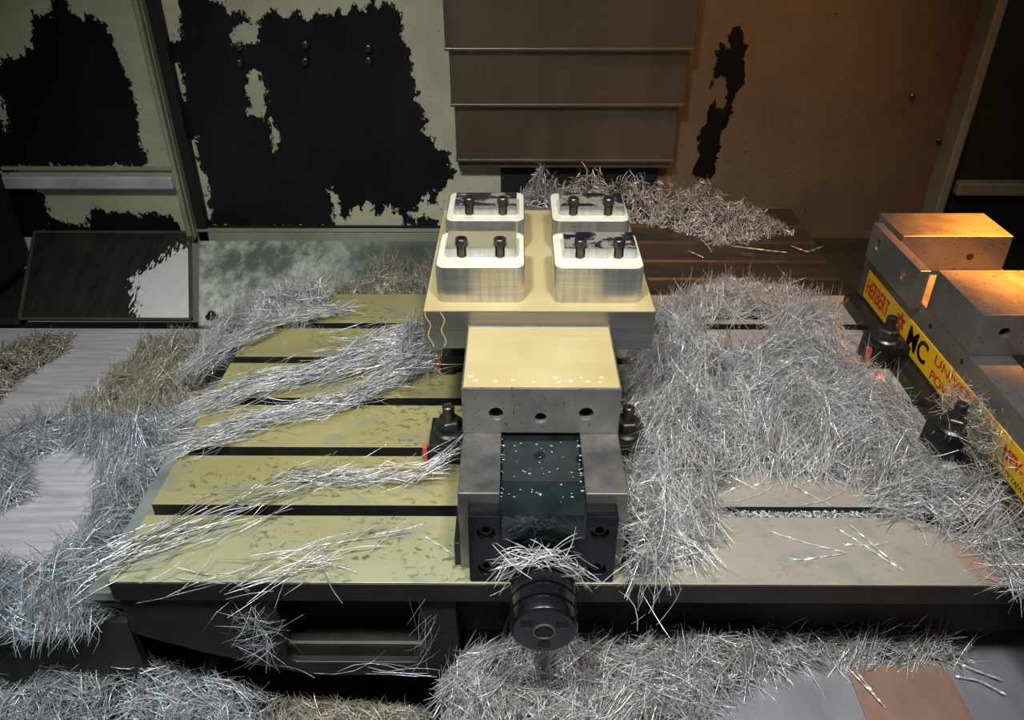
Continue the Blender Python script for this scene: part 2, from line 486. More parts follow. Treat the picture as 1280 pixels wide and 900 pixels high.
# milky cutting coolant lying on machined faces
t = NT('milky_coolant')
n1 = t.noise(t.coord(), 14, 2, 0.4)
col = t.ramp(n1, [(0.3, lin(176, 157, 110)), (0.75, lin(188, 171, 128))])
t.set(color=col, rough=0.09, coat=0.5, coat_rough=0.03, spec=0.5)
M['coolant'] = t.m
t = NT('pale_coolant')
n1 = t.noise(t.coord(), 60, 2, 0.4)
col = t.ramp(n1, [(0.3, lin(212, 205, 182)), (0.75, lin(222, 218, 206))])
t.set(color=col, rough=0.12, coat=0.5, spec=0.5)
M['pale_coolant'] = t.m
t = NT('coolant_drop')
t.set(color=lin(238, 228, 190), rough=0.12, coat=0.6)
M['coolant_drop'] = t.m

# wet table land: olive coolant film over ground iron, dark stains that have a shape of their own
t = NT('wet_table_land')
tc = t.n('ShaderNodeTexCoord')
mp = t.n('ShaderNodeMapping')
mp.inputs['Scale'].default_value = (1, 1.5, 1)
t.l(tc.outputs['Object'], mp.inputs['Vector'])
v = mp.outputs['Vector']
sx = t.n('ShaderNodeSeparateXYZ')
t.l(tc.outputs['Object'], sx.inputs[0])
big = t.noise(v, 5, 3, 0.5)
right = t.math('MULTIPLY', t.math('SUBTRACT', sx.outputs[0], 0.05), 6.0, True)
frontness = t.math('MULTIPLY', t.math('SUBTRACT', 0.70, sx.outputs[1]), 4.0, True)
olive = t.ramp(big, [(0.32, lin(140, 134, 92)), (0.68, lin(157, 148, 96))])
grey = t.ramp(big, [(0.32, lin(150, 150, 128)), (0.68, lin(160, 164, 140))])
tan = t.ramp(big, [(0.32, lin(148, 140, 134)), (0.68, lin(162, 154, 138))])
col = t.mix(frontness, olive, grey)
col = t.mix(right, col, tan)
st = t.noise(v, 95, 3, 0.6, 0.3)
sm = t.ramp(st, [(0.55, (0, 0, 0)), (0.62, (1, 1, 1))])
patch = t.ramp(t.noise(v, 11, 2, 0.5), [(0.42, (0, 0, 0)), (0.56, (1, 1, 1))])
col = t.mix(t.math('MULTIPLY', t.math('MULTIPLY', sm, patch), t.math('SUBTRACT', 0.85, t.math('MULTIPLY', right, 0.6))), col, lin(92, 90, 62))
blue = t.ramp(t.noise(v, 17, 4, 0.6), [(0.54, (0, 0, 0)), (0.68, (1, 1, 1))])
col = t.mix(t.math('MULTIPLY', blue, 0.5), col, lin(112, 122, 128))
# rust-brown dried edge at the right front corner
rc = t.math('ABSOLUTE', t.math('SUBTRACT', t.math('ADD', t.math('SUBTRACT', sx.outputs[0], 0.462), t.math('MULTIPLY', t.math('SUBTRACT', sx.outputs[1], 0.57), 0.35)), t.math('MULTIPLY', t.math('SUBTRACT', big, 0.5), 0.06)))
rm = t.ramp(rc, [(0.010, (1, 1, 1)), (0.020, (0, 0, 0))])
col = t.mix(t.math('MULTIPLY', t.math('MULTIPLY', rm, frontness), 0.8), col, lin(150, 92, 58))
t.set(color=col, metal=0.15, rough=t.math('ADD', t.math('MULTIPLY', big, 0.15), 0.20), coat=0.35, coat_rough=0.12)
t.bump(st, 0.06, 0.0006)
M['land'] = t.m

# wet black spindle cover
t = NT('wet_dark_cover')
n1 = t.noise(t.coord(), 22, 4, 0.6)
col = t.ramp(n1, [(0.35, lin(12, 19, 24)), (0.7, lin(34, 42, 46))])
t.set(color=col, metal=0.2, rough=0.13, coat=0.8, coat_rough=0.05).bump(t.noise(t.coord(), 90, 2, 0.5), 0.25, 0.0008)
M['wet_cover'] = t.m
t = NT('droplet')
t.set(color=lin(170, 178, 176), metal=0.1, rough=0.08, coat=1.0)
M['droplet'] = t.m

# sloped shroud sheets
t = NT('dark_shroud')
d = t.attr('peel').outputs['Fac']
n = t.noise(t.coord((4, 1, 1)), 60, 4, 0.6)
m = t.math('GREATER_THAN', t.math('ADD', d, t.math('MULTIPLY', t.math('SUBTRACT', n, 0.5), 0.03)), 0.0)
n3 = t.noise(t.coord((6, 1, 1)), 12, 4, 0.6)
dk = t.ramp(n3, [(0.3, lin(34, 37, 36)), (0.75, lin(58, 60, 56))])
br = t.ramp(n3, [(0.3, lin(238, 232, 233)), (0.75, lin(250, 247, 247))])
t.set(color=t.mix(m, dk, br), rough=0.33, metal=0.35)
M['shroud'] = t.m
t = NT('residue_shroud')
v = t.coord((1, 0.6, 1))
n1 = t.noise(v, 11, 6, 0.7)
n2 = t.noise(v, 60, 4, 0.7)
col = t.ramp(t.math('ADD', t.math('MULTIPLY', n1, 0.7), t.math('MULTIPLY', n2, 0.3)), [(0.42, lin(120, 126, 118)), (0.50, lin(176, 182, 170)), (0.58, lin(228, 230, 222))])  # pale tones carry lamp glare as well as dried residue
sxx = t.n('ShaderNodeSeparateXYZ')
t.l(t.coord(), sxx.inputs[0])
rightness = t.math('MULTIPLY', t.math('ADD', sxx.outputs[0], t.math('ADD', 0.28, t.math('MULTIPLY', n1, 0.25))), 6.0, True)
col = t.mix(t.math('MULTIPLY', rightness, 0.85), col, lin(74, 80, 74))
t.set(color=col, rough=0.27, metal=0.35).bump(n2, 0.2, 0.0008)
M['residue'] = t.m

# printed yellow label and its inks
for nm, c in (('label_yellow', (238, 186, 20)), ('ink_red', (190, 34, 22)), ('ink_black', (18, 15, 12))):
    t = NT(nm)
    t.set(color=lin(*c), rough=0.35)
    M[nm] = t.m


def chip_mat(name, col, rough=0.27, metal=0.42):
    t = NT(name)
    a = t.attr('tint')
    c = t.mix(1.0, col, a.outputs['Color'], 'MULTIPLY')
    t.set(color=c, metal=metal, rough=rough)
    return t.m


M['chip'] = chip_mat('bright_aluminium_chip', lin(246, 244, 244))
M['chip_warm'] = chip_mat('warm_aluminium_chip', lin(236, 226, 208))
M['chip_blue'] = chip_mat('cool_aluminium_chip', lin(234, 239, 246))
t = NT('packed_chips')
n1 = t.noise(t.coord(), 380, 3, 0.7)
t.set(color=t.ramp(n1, [(0.40, lin(10, 10, 11)), (0.75, lin(46, 46, 46))]), metal=0.5, rough=0.5).bump(n1, 0.9, 0.004)  # near-black tones stand in for shade between the strands
M['chip_core'] = t.m

M['tarnish'] = steel('pink_tarnished_sheet', lin(150, 118, 104), lin(172, 138, 122), 0.36, 0.4, 9, (3, 1, 1))  # orange light reflected in the sheet is put into its base colour
M['gutter'] = steel('wet_gutter', lin(120, 126, 124), lin(158, 162, 156), 0.3, 0.3, 14)
M['vise_dark'] = steel('oiled_vise_steel', lin(104, 104, 106), lin(136, 132, 126), 0.36, 0.6, 16, specks=lin(50, 46, 44))
M['bar_clean'] = steel('coolant_wet_bar', lin(150, 146, 118), lin(172, 166, 138), 0.2, 0.4, 20)
M['spindle'] = steel('black_spindle', lin(36, 38, 43), lin(54, 56, 62), 0.26, 0.8, 20, coat=0.5, bump=0.02)

# ------------------------------------------------------------------ the machine's enclosure (setting)
YW, YL = 1.49, 1.45
peel_b = lambda co: sdf(co[:, 0], co[:, 2], PEEL_BACK)
isle_b = lambda co: sdf(co[:, 0], co[:, 2], ISLE_BACK)
none_f = lambda co: np.full(len(co), -1.0)

w = flaked_sheet('wall_back', M['paint_back'], (-0.655, YW, -0.055), (0.755, 0, 0), (0, 0, 0.75), 190, 190, {'peel': peel_b, 'isle': isle_b})
tag(w, 'olive painted rear panel with big black flaked patches', 'wall', kind='structure')
wb = w
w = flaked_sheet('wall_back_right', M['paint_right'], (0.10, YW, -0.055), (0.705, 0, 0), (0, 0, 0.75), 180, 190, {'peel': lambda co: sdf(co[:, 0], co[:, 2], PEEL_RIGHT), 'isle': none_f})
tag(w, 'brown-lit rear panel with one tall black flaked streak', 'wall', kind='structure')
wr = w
w = flaked_sheet('wall_left', M['paint_left'], (-1.25, YL, -0.04), (0.62, 0, 0), (0, 0, 0.74), 170, 190, {'peel': lambda co: sdf(co[:, 0], co[:, 2], PEEL_LEFT), 'isle': none_f})
tag(w, 'grey painted left panel flaked to black', 'wall', kind='structure')
wl = w

# folded edge strip and screws of the left panel; ledge across it
s = box('edge_strip', -0.641, -0.631, 1.436, 1.492, -0.045, 0.70, M['edge_paint'], bevel=0.003)
box('gap', -0.6308, -0.612, 1.470, 1.4895, -0.06, 0.70, M['black_gap'], s)
tag(s, 'folded olive edge of the left panel', 'panel edge', kind='structure'); s.name = 'trim_1'
s = box('trim_2', -0.975, -0.640, 1.428, 1.451, 0.066, 0.090, M['sheet'], bevel=0.003)
tag(s, 'pale ledge across the left panel', 'ledge', kind='structure')
box('lip', -0.960, -0.640, 1.442, 1.450, 0.098, 0.104, M['edge_paint'], s, 0.001)
s = box('trim_3', -0.655, 0.10, 1.470, 1.495, -0.062, -0.036, M['edge_paint'], bevel=0.003)
tag(s, 'olive ledge along the foot of the rear panel', 'ledge', kind='structure')
box('lip', -0.648, -0.02, 1.468, 1.478, -0.036, -0.031, M['edge_paint'], s, 0.001)
box('shadow_gap', -0.648, 0.0, 1.481, 1.492, -0.036, -0.030, M['black_gap'], s)
s = box('trim_4', 0.797, 0.814, 1.44, 1.50, -0.06, 0.70, M['edge_paint'], bevel=0.003)
tag(s, 'pale vertical corner strip of the rear right panel', 'panel edge', kind='structure')
s = box('wall_right', 0.814, 1.5, 1.47, 1.49, -0.1, 0.70, M['dark_paint'])
tag(s, 'dark right rear panel', 'wall', kind='structure')
s2 = box('ledge', 0.83, 1.2, 1.445, 1.472, 0.050, 0.074, M['edge_paint'], s, 0.003)

for i, (x, z) in enumerate(((-0.490, 0.308), (-0.495, 0.281), (-0.373, 0.312), (-0.377, 0.284), (-0.262, 0.306), (-0.264, 0.2855))):
    lathe('bolt', [(0.0075, -0.001), (0.0075, -0.004), (0.006, -0.009), (0.004, -0.010)], M['bolt'], wb, (x, YW, z), 'Y', 12)
for x, z in ((0.719, 0.224), (0.79, 0.143)):
    lathe('bolt', [(0.005, -0.001), (0.005, -0.004), (0.003, -0.006)], M['bolt'], wr, (x, YW, z), 'Y', 12)

# far side walls and the tray below
s = box('wall_side_left', -1.27, -1.25, -0.3, 1.49, -0.5, 0.70, M['dark_paint'])
tag(s, 'dark left side wall of the enclosure', 'wall', kind='structure')
s = box('wall_side_right', 1.5, 1.52, -0.3, 1.49, -0.5, 0.70, M['dark_paint'])
tag(s, 'dark right side wall of the enclosure', 'wall', kind='structure')
s = box('floor', -1.27, 1.52, -0.3, 1.50, -0.5, -0.26, M['cast'])
tag(s, 'dark chip tray under the machine', 'floor', kind='structure')

# left sloped shroud (dark, bare bright corner)
SH = [(-0.701, 0.34), (-0.712, 0.449), (-0.703, 0.523), (-0.686, 0.56), (-0.682, 0.636), (-0.671, 0.617), (-0.67, 0.732), (-0.658, 0.694), (-0.656, 0.81), (-0.648, 0.771), (-0.65, 0.909), (-0.641, 0.81), (-0.60, 0.771), (-0.55, -0.03), (-0.669, -0.03)]
bm = bmesh.new()
o = flaked_sheet('sheet', M['shroud'], (-0.876, 1.23, -0.10), (0.302, 0, 0), (-0.0655, 0.22, 0.07), 90, 60, {'peel': lambda co: sdf(co[:, 0], (co[:, 1] - 1.23) / 0.22, [SH]) * 0.3})
# trapezoid outline: the sheet narrows toward the front on its left side
me = o.data
for vt in me.vertices:
    tt = (vt.co.y - 1.23) / 0.22
    vt.co.x += tt * 0.0035 * 0
sh = empty('sloped_shroud', (-0.73, 1.23, -0.10), 'dark sloped steel sheet with a bright bare corner patch', 'shroud')
keep(o, sh)
rim = bmesh.new()
for a, b, r in (((-0.878, 1.228, -0.098), (-0.574, 1.228, -0.098), 0.003), ((-0.942, 1.45, -0.029), (-0.638, 1.45, -0.029), 0.0035), ((-0.878, 1.228, -0.098), (-0.942, 1.45, -0.029), 0.004), ((-0.574, 1.228, -0.098), (-0.638, 1.45, -0.029), 0.004)):
    a, b = Vector(a), Vector(b)
    d = (b - a)
    m = d.to_track_quat('Z', 'Y').to_matrix().to_4x4()
    bmesh.ops.create_cone(rim, cap_ends=True, segments=8, radius1=r, radius2=r, depth=d.length, matrix=Matrix.Translation((a + b) / 2) @ m)
keep(from_bm('rim', rim, M['cover']), sh)

# second sloped sheet, grey with dried coolant residue and glare in its colour
sh2 = empty('residue_shroud', (-0.35, 1.25, -0.12), 'grey sloped steel sheet blotched with pale coolant residue', 'shroud')
bm = bmesh.new()
n = 24
lo = [(-0.575 + 0.60 * i / n, 1.255, -0.125) for i in range(n + 1)]
hi = [(-0.636 + 0.66 * i / n, 1.482, -0.052) for i in range(n + 1)]
vl = [bm.verts.new(p) for p in lo]
vh = [bm.verts.new(p) for p in hi]
for i in range(n):
    bm.faces.new((vl[i], vl[i + 1], vh[i + 1], vh[i]))
r = bmesh.ops.extrude_face_region(bm, geom=bm.faces[:])
bmesh.ops.translate(bm, vec=(0, 0.001, -0.004), verts=[g for g in r['geom'] if isinstance(g, bmesh.types.BMVert)])
keep(from_bm('sheet', bm, M['residue']), sh2)
keep(lathe('bolt', [(0.012, 0), (0.012, 0.003), (0.007, 0.003), (0.007, 0.009), (0.005, 0.011)], M['dark_steel'], None, (-0.556, 1.275, -0.120), 'Z', 16), sh2)

# left floor sheet beside the table
fl = empty('floor_sheet', (-0.75, 0.9, -0.085), 'pale brushed metal sheet left of the table', 'metal sheet')
keep(box('panel', -1.20, -0.455, 0.56, 1.168, -0.088, -0.082, M['sheet'], bevel=0.001), fl)
keep(box('front_skirt', -1.20, -0.41, 0.562, 0.572, -0.26, -0.088, M['dark_paint']), fl)
for y in (0.86,):
    keep(box('seam', -1.20, -0.46, y, y + 0.003, -0.083, -0.0812, M['rear_cover']), fl)

# covers behind the table: telescoping steel plates
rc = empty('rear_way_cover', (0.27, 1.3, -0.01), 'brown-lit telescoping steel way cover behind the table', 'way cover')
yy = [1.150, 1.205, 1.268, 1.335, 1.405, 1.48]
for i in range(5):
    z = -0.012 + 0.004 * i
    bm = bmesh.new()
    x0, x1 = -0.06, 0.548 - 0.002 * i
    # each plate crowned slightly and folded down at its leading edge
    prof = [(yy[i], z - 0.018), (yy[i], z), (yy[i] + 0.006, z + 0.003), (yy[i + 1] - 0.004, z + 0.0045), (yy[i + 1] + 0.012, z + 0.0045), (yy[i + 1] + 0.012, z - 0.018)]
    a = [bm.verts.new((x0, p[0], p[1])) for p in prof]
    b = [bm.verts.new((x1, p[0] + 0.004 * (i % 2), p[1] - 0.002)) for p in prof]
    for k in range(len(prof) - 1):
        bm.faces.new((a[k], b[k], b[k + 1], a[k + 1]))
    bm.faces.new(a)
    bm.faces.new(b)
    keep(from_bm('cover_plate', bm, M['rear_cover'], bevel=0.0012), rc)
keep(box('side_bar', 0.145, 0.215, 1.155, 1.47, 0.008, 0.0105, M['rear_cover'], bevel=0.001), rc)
s = box('floor_right', 0.55, 1.5, 0.9, 1.49, -0.075, -0.055, M['dark_paint'])
tag(s, 'dark base sheet right of the rear way cover', 'metal sheet', kind='structure')

# telescoping cover of the column
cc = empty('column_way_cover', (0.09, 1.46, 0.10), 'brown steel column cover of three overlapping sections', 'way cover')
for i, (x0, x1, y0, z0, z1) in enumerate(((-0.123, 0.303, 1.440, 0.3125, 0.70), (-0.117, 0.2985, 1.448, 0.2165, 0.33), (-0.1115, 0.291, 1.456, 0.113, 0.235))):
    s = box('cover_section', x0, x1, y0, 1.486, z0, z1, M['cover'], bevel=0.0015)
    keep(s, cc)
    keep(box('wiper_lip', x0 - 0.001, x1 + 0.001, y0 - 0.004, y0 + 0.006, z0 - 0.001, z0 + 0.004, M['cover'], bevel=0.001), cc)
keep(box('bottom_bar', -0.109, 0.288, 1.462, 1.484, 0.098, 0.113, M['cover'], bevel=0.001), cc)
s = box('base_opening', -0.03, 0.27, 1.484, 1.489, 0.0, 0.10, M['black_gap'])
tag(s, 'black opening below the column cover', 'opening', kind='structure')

# cover in front of and below the table
fc = empty('front_way_cover', (0.35, 0.5, -0.14), 'steel way cover plate below the table front edge', 'way cover')
keep(box('panel', -0.055, 0.9, 0.30, 0.74, -0.150, -0.140, M['front_sheet'], bevel=0.002), fc)
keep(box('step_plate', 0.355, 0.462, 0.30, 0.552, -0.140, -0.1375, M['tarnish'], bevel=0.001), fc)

# dark machinery at the far left: a post with a bent coolant pipe in front of it
mp_ = empty('coolant_post', (-1.02, 1.30, -0.08), 'black post with a bent coolant pipe at the far left corner', 'coolant pipe')
keep(box('post', -1.16, -0.955, 1.30, 1.44, -0.088, 0.10, M['black_gap'], bevel=0.01), mp_)
keep(box('post_base', -1.24, -0.88, 1.229, 1.445, -0.12, -0.101, M['black_gap'], bevel=0.01), mp_)  # black slab added to darken the pale wedge beside the shroud
bm = bmesh.new()
pp = [(-1.10, 1.27, 0.00), (-1.02, 1.272, 0.035), (-0.965, 1.275, 0.055), (-0.945, 1.28, 0.035), (-0.940, 1.285, 0.0)]
for a, b in zip(pp[:-1], pp[1:]):
    a, b = Vector(a), Vector(b)
    d = b - a
    bmesh.ops.create_cone(bm, cap_ends=True, segments=12, radius1=0.010, radius2=0.010, depth=d.length + 0.006, matrix=Matrix.Translation((a + b) / 2) @ d.to_track_quat('Z', 'Y').to_matrix().to_4x4())
keep(from_bm('pipe', bm, M['dark_paint'], None, 0, True), mp_)

# ------------------------------------------------------------------ T-slot table
TX0, TX1 = -0.3966, 0.80
tb = empty('machine_table', (0.1, 0.84, -0.15), 'long cast iron machine table with five T-slots under olive coolant', 'machine table')
slots = [0.6402, 0.7405, 0.8425, 0.9420, 1.0381]
edges = [0.5387] + sum([[s - 0.0080, s + 0.0080] for s in slots], []) + [1.1390]
for i in range(6):
    y0, y1 = edges[2 * i], edges[2 * i + 1]
    ld = box('table_land', TX0, TX1, y0, y1, -0.022, 0.0, [M['cast'], M['land']], bevel=0.0010)
    for pl in ld.data.polygons:
        pl.material_index = 1 if pl.normal.z > 0.9 else 0
    keep(ld, tb)
for i in range(5):
    s = slots[i]
    keep(box('slot_wall', TX0 + 0.004, TX1, s - 0.016, s - 0.0078, -0.040, -0.020, M['cast_side']), tb)
    keep(box('slot_wall', TX0 + 0.004, TX1, s + 0.0078, s + 0.016, -0.040, -0.020, M['cast_side']), tb)
keep(box('table_body', TX0 + 0.006, TX1, 0.585, 1.135, -0.125, -0.036, M['cast']), tb)
# front edge lip and apron with its cored pockets
keep(box('front_lip', TX0, TX1, 0.5389, 0.590, -0.0255, -0.0205, M['cast_side'], bevel=0.001), tb)
keep(box('front_edge', TX0, TX1, 0.5379, 0.546, -0.0255, -0.0012, M['cast_side'], bevel=0.0008), tb)
outer = [(-0.3966, -0.024), (-0.3966, -0.080), (-0.385, -0.088), (-0.330, -0.112), (-0.266, -0.1345), (-0.22, -0.1495), (-0.060, -0.1505), (-0.060, -0.024)]
pocket = rrect(-0.240, -0.0965, -0.1275, -0.0295, 0.010)
keep(prism('apron', outer, [pocket], 0.040, M['cast'], None, ((0, 0.5440, 0), (1, 0, 0), (0, 0, 1), (0, 1, 0)), 0.0015), tb)
keep(box('pocket_ledge', -0.25, -0.09, 0.552, 0.60, -0.135, -0.108, M['cast_side'], bevel=0.004), tb)
keep(box('under_rail', -0.060, TX1, 0.590, 0.66, -0.085, -0.024, M['cast'], bevel=0.004), tb)
# coolant gutter at the left end
keep(box('gutter_floor', -0.437, TX0, 0.5600, 1.139, -0.052, -0.040, M['gutter'], bevel=0.001), tb)

# fine swarf packed into the front slot on the right

# ------------------------------------------------------------------ hardware
def hex_prof(r, n=6, a0=0.0):
    return [(r * math.cos(a0 + 2 * math.pi * i / n), r * math.sin(a0 + 2 * math.pi * i / n)) for i in range(n)]


def stud_and_nut(parent, x, y, z, a0=0.3, hgt=0.036):
    st = bmesh.new()
    # threaded stud: stacked rings with shallow grooves
    prof = []
    zz = z + 0.004
    while zz < z + hgt - 0.002:
        prof += [(0.0070, zz), (0.0070, zz + 0.0009), (0.0061, zz + 0.0013), (0.0061, zz + 0.0017)]
        zz += 0.0021
    prof += [(0.0066, z + hgt - 0.001), (0.0052, z + hgt), (0.0035, z + hgt - 0.0004)]
    st.free()
    keep(lathe('stud', prof, M['bolt'], None, (x, y, 0), 'Z', 20), parent)
    nut = bmesh.new()
    pts = hex_prof(0.0148, a0=a0)
    r0 = [nut.verts.new((x + p[0], y + p[1], z + 0.004)) for p in pts]
    r1 = [nut.verts.new((x + p[0], y + p[1], z + 0.0165)) for p in pts]
    r2 = [nut.verts.new((x + p[0] * 0.86, y + p[1] * 0.86, z + 0.0185)) for p in pts]
    for q0, q1 in ((r0, r1), (r1, r2)):
        for i in range(6):
            nut.faces.new((q0[i], q0[(i + 1) % 6], q1[(i + 1) % 6], q1[i]))
    nut.faces.new(r0)
    nut.faces.new(r2)
    keep(from_bm('nut', nut, M['bolt'], bevel=0.0008), parent)
    keep(lathe('washer', [(0.0185, z), (0.0192, z + 0.002), (0.0168, z + 0.0045), (0.0135, z + 0.0050)], M['bolt'], None, (x, y, 0), 'Z', 28), parent)


def clamp(label, x_out, x_in, y0, y1, ztop, sx, sy, red, flange=0.0, a0=0.3, front_red=False):
    """strap clamp: foot on the table at x_out, tongue over the vise flange at x_in"""
    e = empty('strap_clamp', ((x_out + x_in) / 2, (y0 + y1) / 2, 0.0), label, 'clamp', 'strap clamps holding the vises')
    s = 1 if x_in > x_out else -1
    xm = x_in - s * 0.022
    prof = [(x_out, 0.0), (xm, 0.0), (xm, flange), (x_in, flange), (x_in, ztop), (x_out + s * 0.002, ztop)]
    keep(prism('clamp_block', prof if s > 0 else prof[::-1], [], y1 - y0, M['dark_steel'], None, ((0, y0, 0), (1, 0, 0), (0, 0, 1), (0, 1, 0)), 0.0012), e)
    if red:
        xr = x_out - s * 0.0012
        a, b = sorted((xr - s * 0.004, x_out))
        keep(box('painted_end', a, b, y0 + 0.0005, y0 + 0.010, 0.001, ztop - 0.004, M['red_paint'], bevel=0.001), e)
    stud_and_nut(e, sx, sy, ztop, a0)
    return e


# ------------------------------------------------------------------ centre vise
XC = 0.0255
cv = empty('machine_vise', (XC, 0.8, 0.0), 'steel machine vise gripping the aluminium fixture plate, with black spindle', 'vise')
P = lambda o: keep(o, cv)
P(box('rail', -0.0540, -0.0145, 0.5597, 1.15, 0.0, 0.0970, M['vise_rail'], bevel=0.0012))
P(box('rail', 0.0655, 0.1050, 0.5597, 1.15, 0.0, 0.0970, M['vise_rail'], bevel=0.0012))
P(box('base', -0.0540, 0.1050, 0.5600, 1.15, 0.0, 0.060, M['dark_steel']))
P(box('base_shoe', -0.0600, 0.1110, 0.5620, 1.15, 0.0, 0.0300, M['dark_steel'], bevel=0.001))
sc = P(box('spindle_cover', -0.0140, 0.0650, 0.5370, 0.655, 0.0600, 0.0925, M['wet_cover'], bevel=0.0015))
# moving jaw with three tapped holes in its front
jf = ((0, 0.6509, 0), (1, 0, 0), (0, 0, 1), (0, 1, 0))
outer = [(-0.0540, 0.0972), (0.1050, 0.0972), (0.1050, 0.1523), (-0.0540, 0.1523)]
hl = [circ(-0.0198, 0.1215, 0.0072), circ(0.0254, 0.1165, 0.0058), circ(0.0712, 0.1218, 0.0072)]
P(prism('moving_jaw', outer, hl, 0.1226, M['vise_steel'], None, jf, 0.0010))
P(box('jaw_coolant', -0.0522, 0.1032, 0.6530, 0.7715, 0.1519, 0.1532, M['coolant'], bevel=0.0006))
P(box('jaw_edge_rim', -0.0540, 0.1050, 0.7715, 0.7738, 0.150, 0.1536, M['vise_steel'], bevel=0.0004))
P(box('fixed_jaw', -0.0540, 0.1050, 1.035, 1.13, 0.0972, 0.1515, M['vise_steel'], bevel=0.001))
# end plate and its screws
ey = 0.5405
ef = ((0, ey, 0), (1, 0, 0), (0, 0, 1), (0, 1, 0))
outer = rrect(-0.0440, 0.0950, 0.0008, 0.0860, 0.002, 2)
hl = [circ(-0.0275, 0.066, 0.0085), circ(0.0785, 0.066, 0.0085), circ(-0.0275, 0.019, 0.0085), circ(0.0785, 0.019, 0.0085), circ(XC, 0.040, 0.026, 28)]
P(prism('end_plate', outer, hl, 0.0185, M['black_gloss'], None, ef, 0.0008))
for x, z in ((-0.0275, 0.066), (0.0785, 0.066), (-0.0275, 0.019), (0.0785, 0.019)):
    P(lathe('cap_screw', [(0.0078, 0.016), (0.0078, 0.005), (0.0068, 0.004), (0.0040, 0.004), (0.0040, 0.011)], M['bolt'], None, (x, ey, z), 'Y', 20))
P(lathe('bearing_ring', [(0.0255, 0.0180), (0.0255, -0.004), (0.023, -0.006), (0.020, -0.006)], M['black_gloss'], None, (XC, ey, 0.040), 'Y', 36))
# spindle: grooved black cylinder with hex socket and three holes in its face
sy0, r = 0.463, 0.0302
prof = [(0.0275, 0.084), (0.0275, 0.070), (r, 0.069)]
for g in (0.044, 0.029, 0.0145):
    prof += [(r, g + 0.0018), (r - 0.0028, g + 0.0013), (r - 0.0028, g - 0.0013), (r, g - 0.0018)]
prof += [(r, 0.0035), (r - 0.0012, 0.0010), (r - 0.0032, 0.0)]
sp_o = (XC, sy0, 0.025)
spn = P(lathe('spindle', [(q[0], q[1]) for q in prof] + [(r - 0.0034, 0.0001)], M['spindle'], None, sp_o, 'Y', 48))
for dx, dz in ((-0.0155, 0.0085), (0.0155, 0.0085), (0.0, -0.0185)):
    q = lathe('screw_recess', [(0.0056, 0.0008), (0.0056, -0.0006), (0.0050, -0.0008), (0.0046, -0.0003), (0.0036, -0.0003)], M['hole'], None, (sp_o[0] + dx, sy0, sp_o[2] + dz), 'Y', 20)
    q.parent = spn
    q.matrix_parent_inverse = spn.matrix_parent_inverse.inverted() @ Matrix() if False else Matrix()
    q.location = (0, 0, 0)
q = lathe('socket', [(0.0088, 0.001), (0.0088, -0.0009), (0.0084, -0.0010), (0.0080, -0.0003), (0.005, -0.0003)], M['hole'], None, (sp_o[0], sy0, sp_o[2] - 0.001), 'Y', 6)
q.parent = spn
q = lathe('socket_rim', [(0.0100, 0.0008), (0.0100, -0.0004), (0.0086, -0.0012), (0.0084, 0.0004)], M['vise_rail'], None, (sp_o[0], sy0, sp_o[2] - 0.001), 'Y', 24)
q.parent = spn
# coolant beads on the spindle cover
bm = bmesh.new()
for i in range(75):
    if i < 38:
        x = random.choice([-0.0125, 0.0635]) + random.uniform(-0.0015, 0.0015)
        y = random.uniform(0.56, 0.648)
    else:
        x, y = random.uniform(-0.010, 0.060), random.uniform(0.545, 0.645)
    rr = random.choice([0.0005, 0.0007, 0.0010])
    bmesh.ops.create_icosphere(bm, subdivisions=1, radius=rr, matrix=Matrix.Translation((x, y, 0.0926)) @ Matrix.Diagonal((random.uniform(0.8, 2.2), 1, 0.6, 1)))
o = from_bm('coolant_beads', bm, M['droplet'], None, 0, True)
o['kind'] = 'stuff'
P(o)
# pale drops on the coolant of the jaw
for i, (x, y) in enumerate(((-0.040, 0.664), (-0.021, 0.663), (-0.003, 0.665), (0.018, 0.662), (0.043, 0.662), (0.055, 0.664), (0.084, 0.662), (-0.045, 0.671), (0.040, 0.669), (0.066, 0.670), (0.086, 0.670), (0.072, 0.663))):
    bm = bmesh.new()
    bmesh.ops.create_icosphere(bm, subdivisions=2, radius=random.uniform(0.0012, 0.0026), matrix=Matrix.Translation((x, y, 0.1532)) @ Matrix.Diagonal((1.3, 1, 0.25, 1)))
    P(from_bm('coolant_drop', bm, M['coolant_drop'], None, 0, True))

# ------------------------------------------------------------------ fixture plate with four blocks
fx = empty('fixture_plate', (XC, 0.92, 0.1224), 'aluminium fixture plate with four raised blocks, flooded with tan coolant', 'fixture')
K = lambda o: keep(o, fx)
PX0, PX1, PY0, PY1, PZ0, PZ1 = -0.1030, 0.1545, 0.7740, 1.0690, 0.1224, 0.1709
K(box('plate', PX0, PX1, PY0, PY1, PZ0, PZ1, M['plate_alu'], bevel=0.0008))
K(box('coolant_film', PX0 + 0.0006, PX1 - 0.0006, PY0 + 0.0006, PY1 - 0.001, PZ1 - 0.0005, PZ1 + 0.0009, M['coolant'], bevel=0.0006))
# two dribbles running down the front
for x0 in (-0.099, -0.082):
    bm = bmesh.new()
    prev = None
    for k in range(13):
        z = PZ1 - k * 0.0038
        x = x0 + 0.0022 * math.sin(k * 0.9 + x0 * 90) + 0.0003 * k * (1 if x0 < -0.09 else 0.3)
        vs = [bm.verts.new((x + dx, PY0 - dy, z)) for dx, dy in ((-0.0009, -0.0002), (0, 0.0007), (0.0009, -0.0002))]
        if prev:
            bm.faces.new((prev[0], prev[1], vs[1], vs[0]))
            bm.faces.new((prev[1], prev[2], vs[2], vs[1]))
        prev = vs
    K(from_bm('coolant_dribble', bm, M['coolant'], None, 0, True))

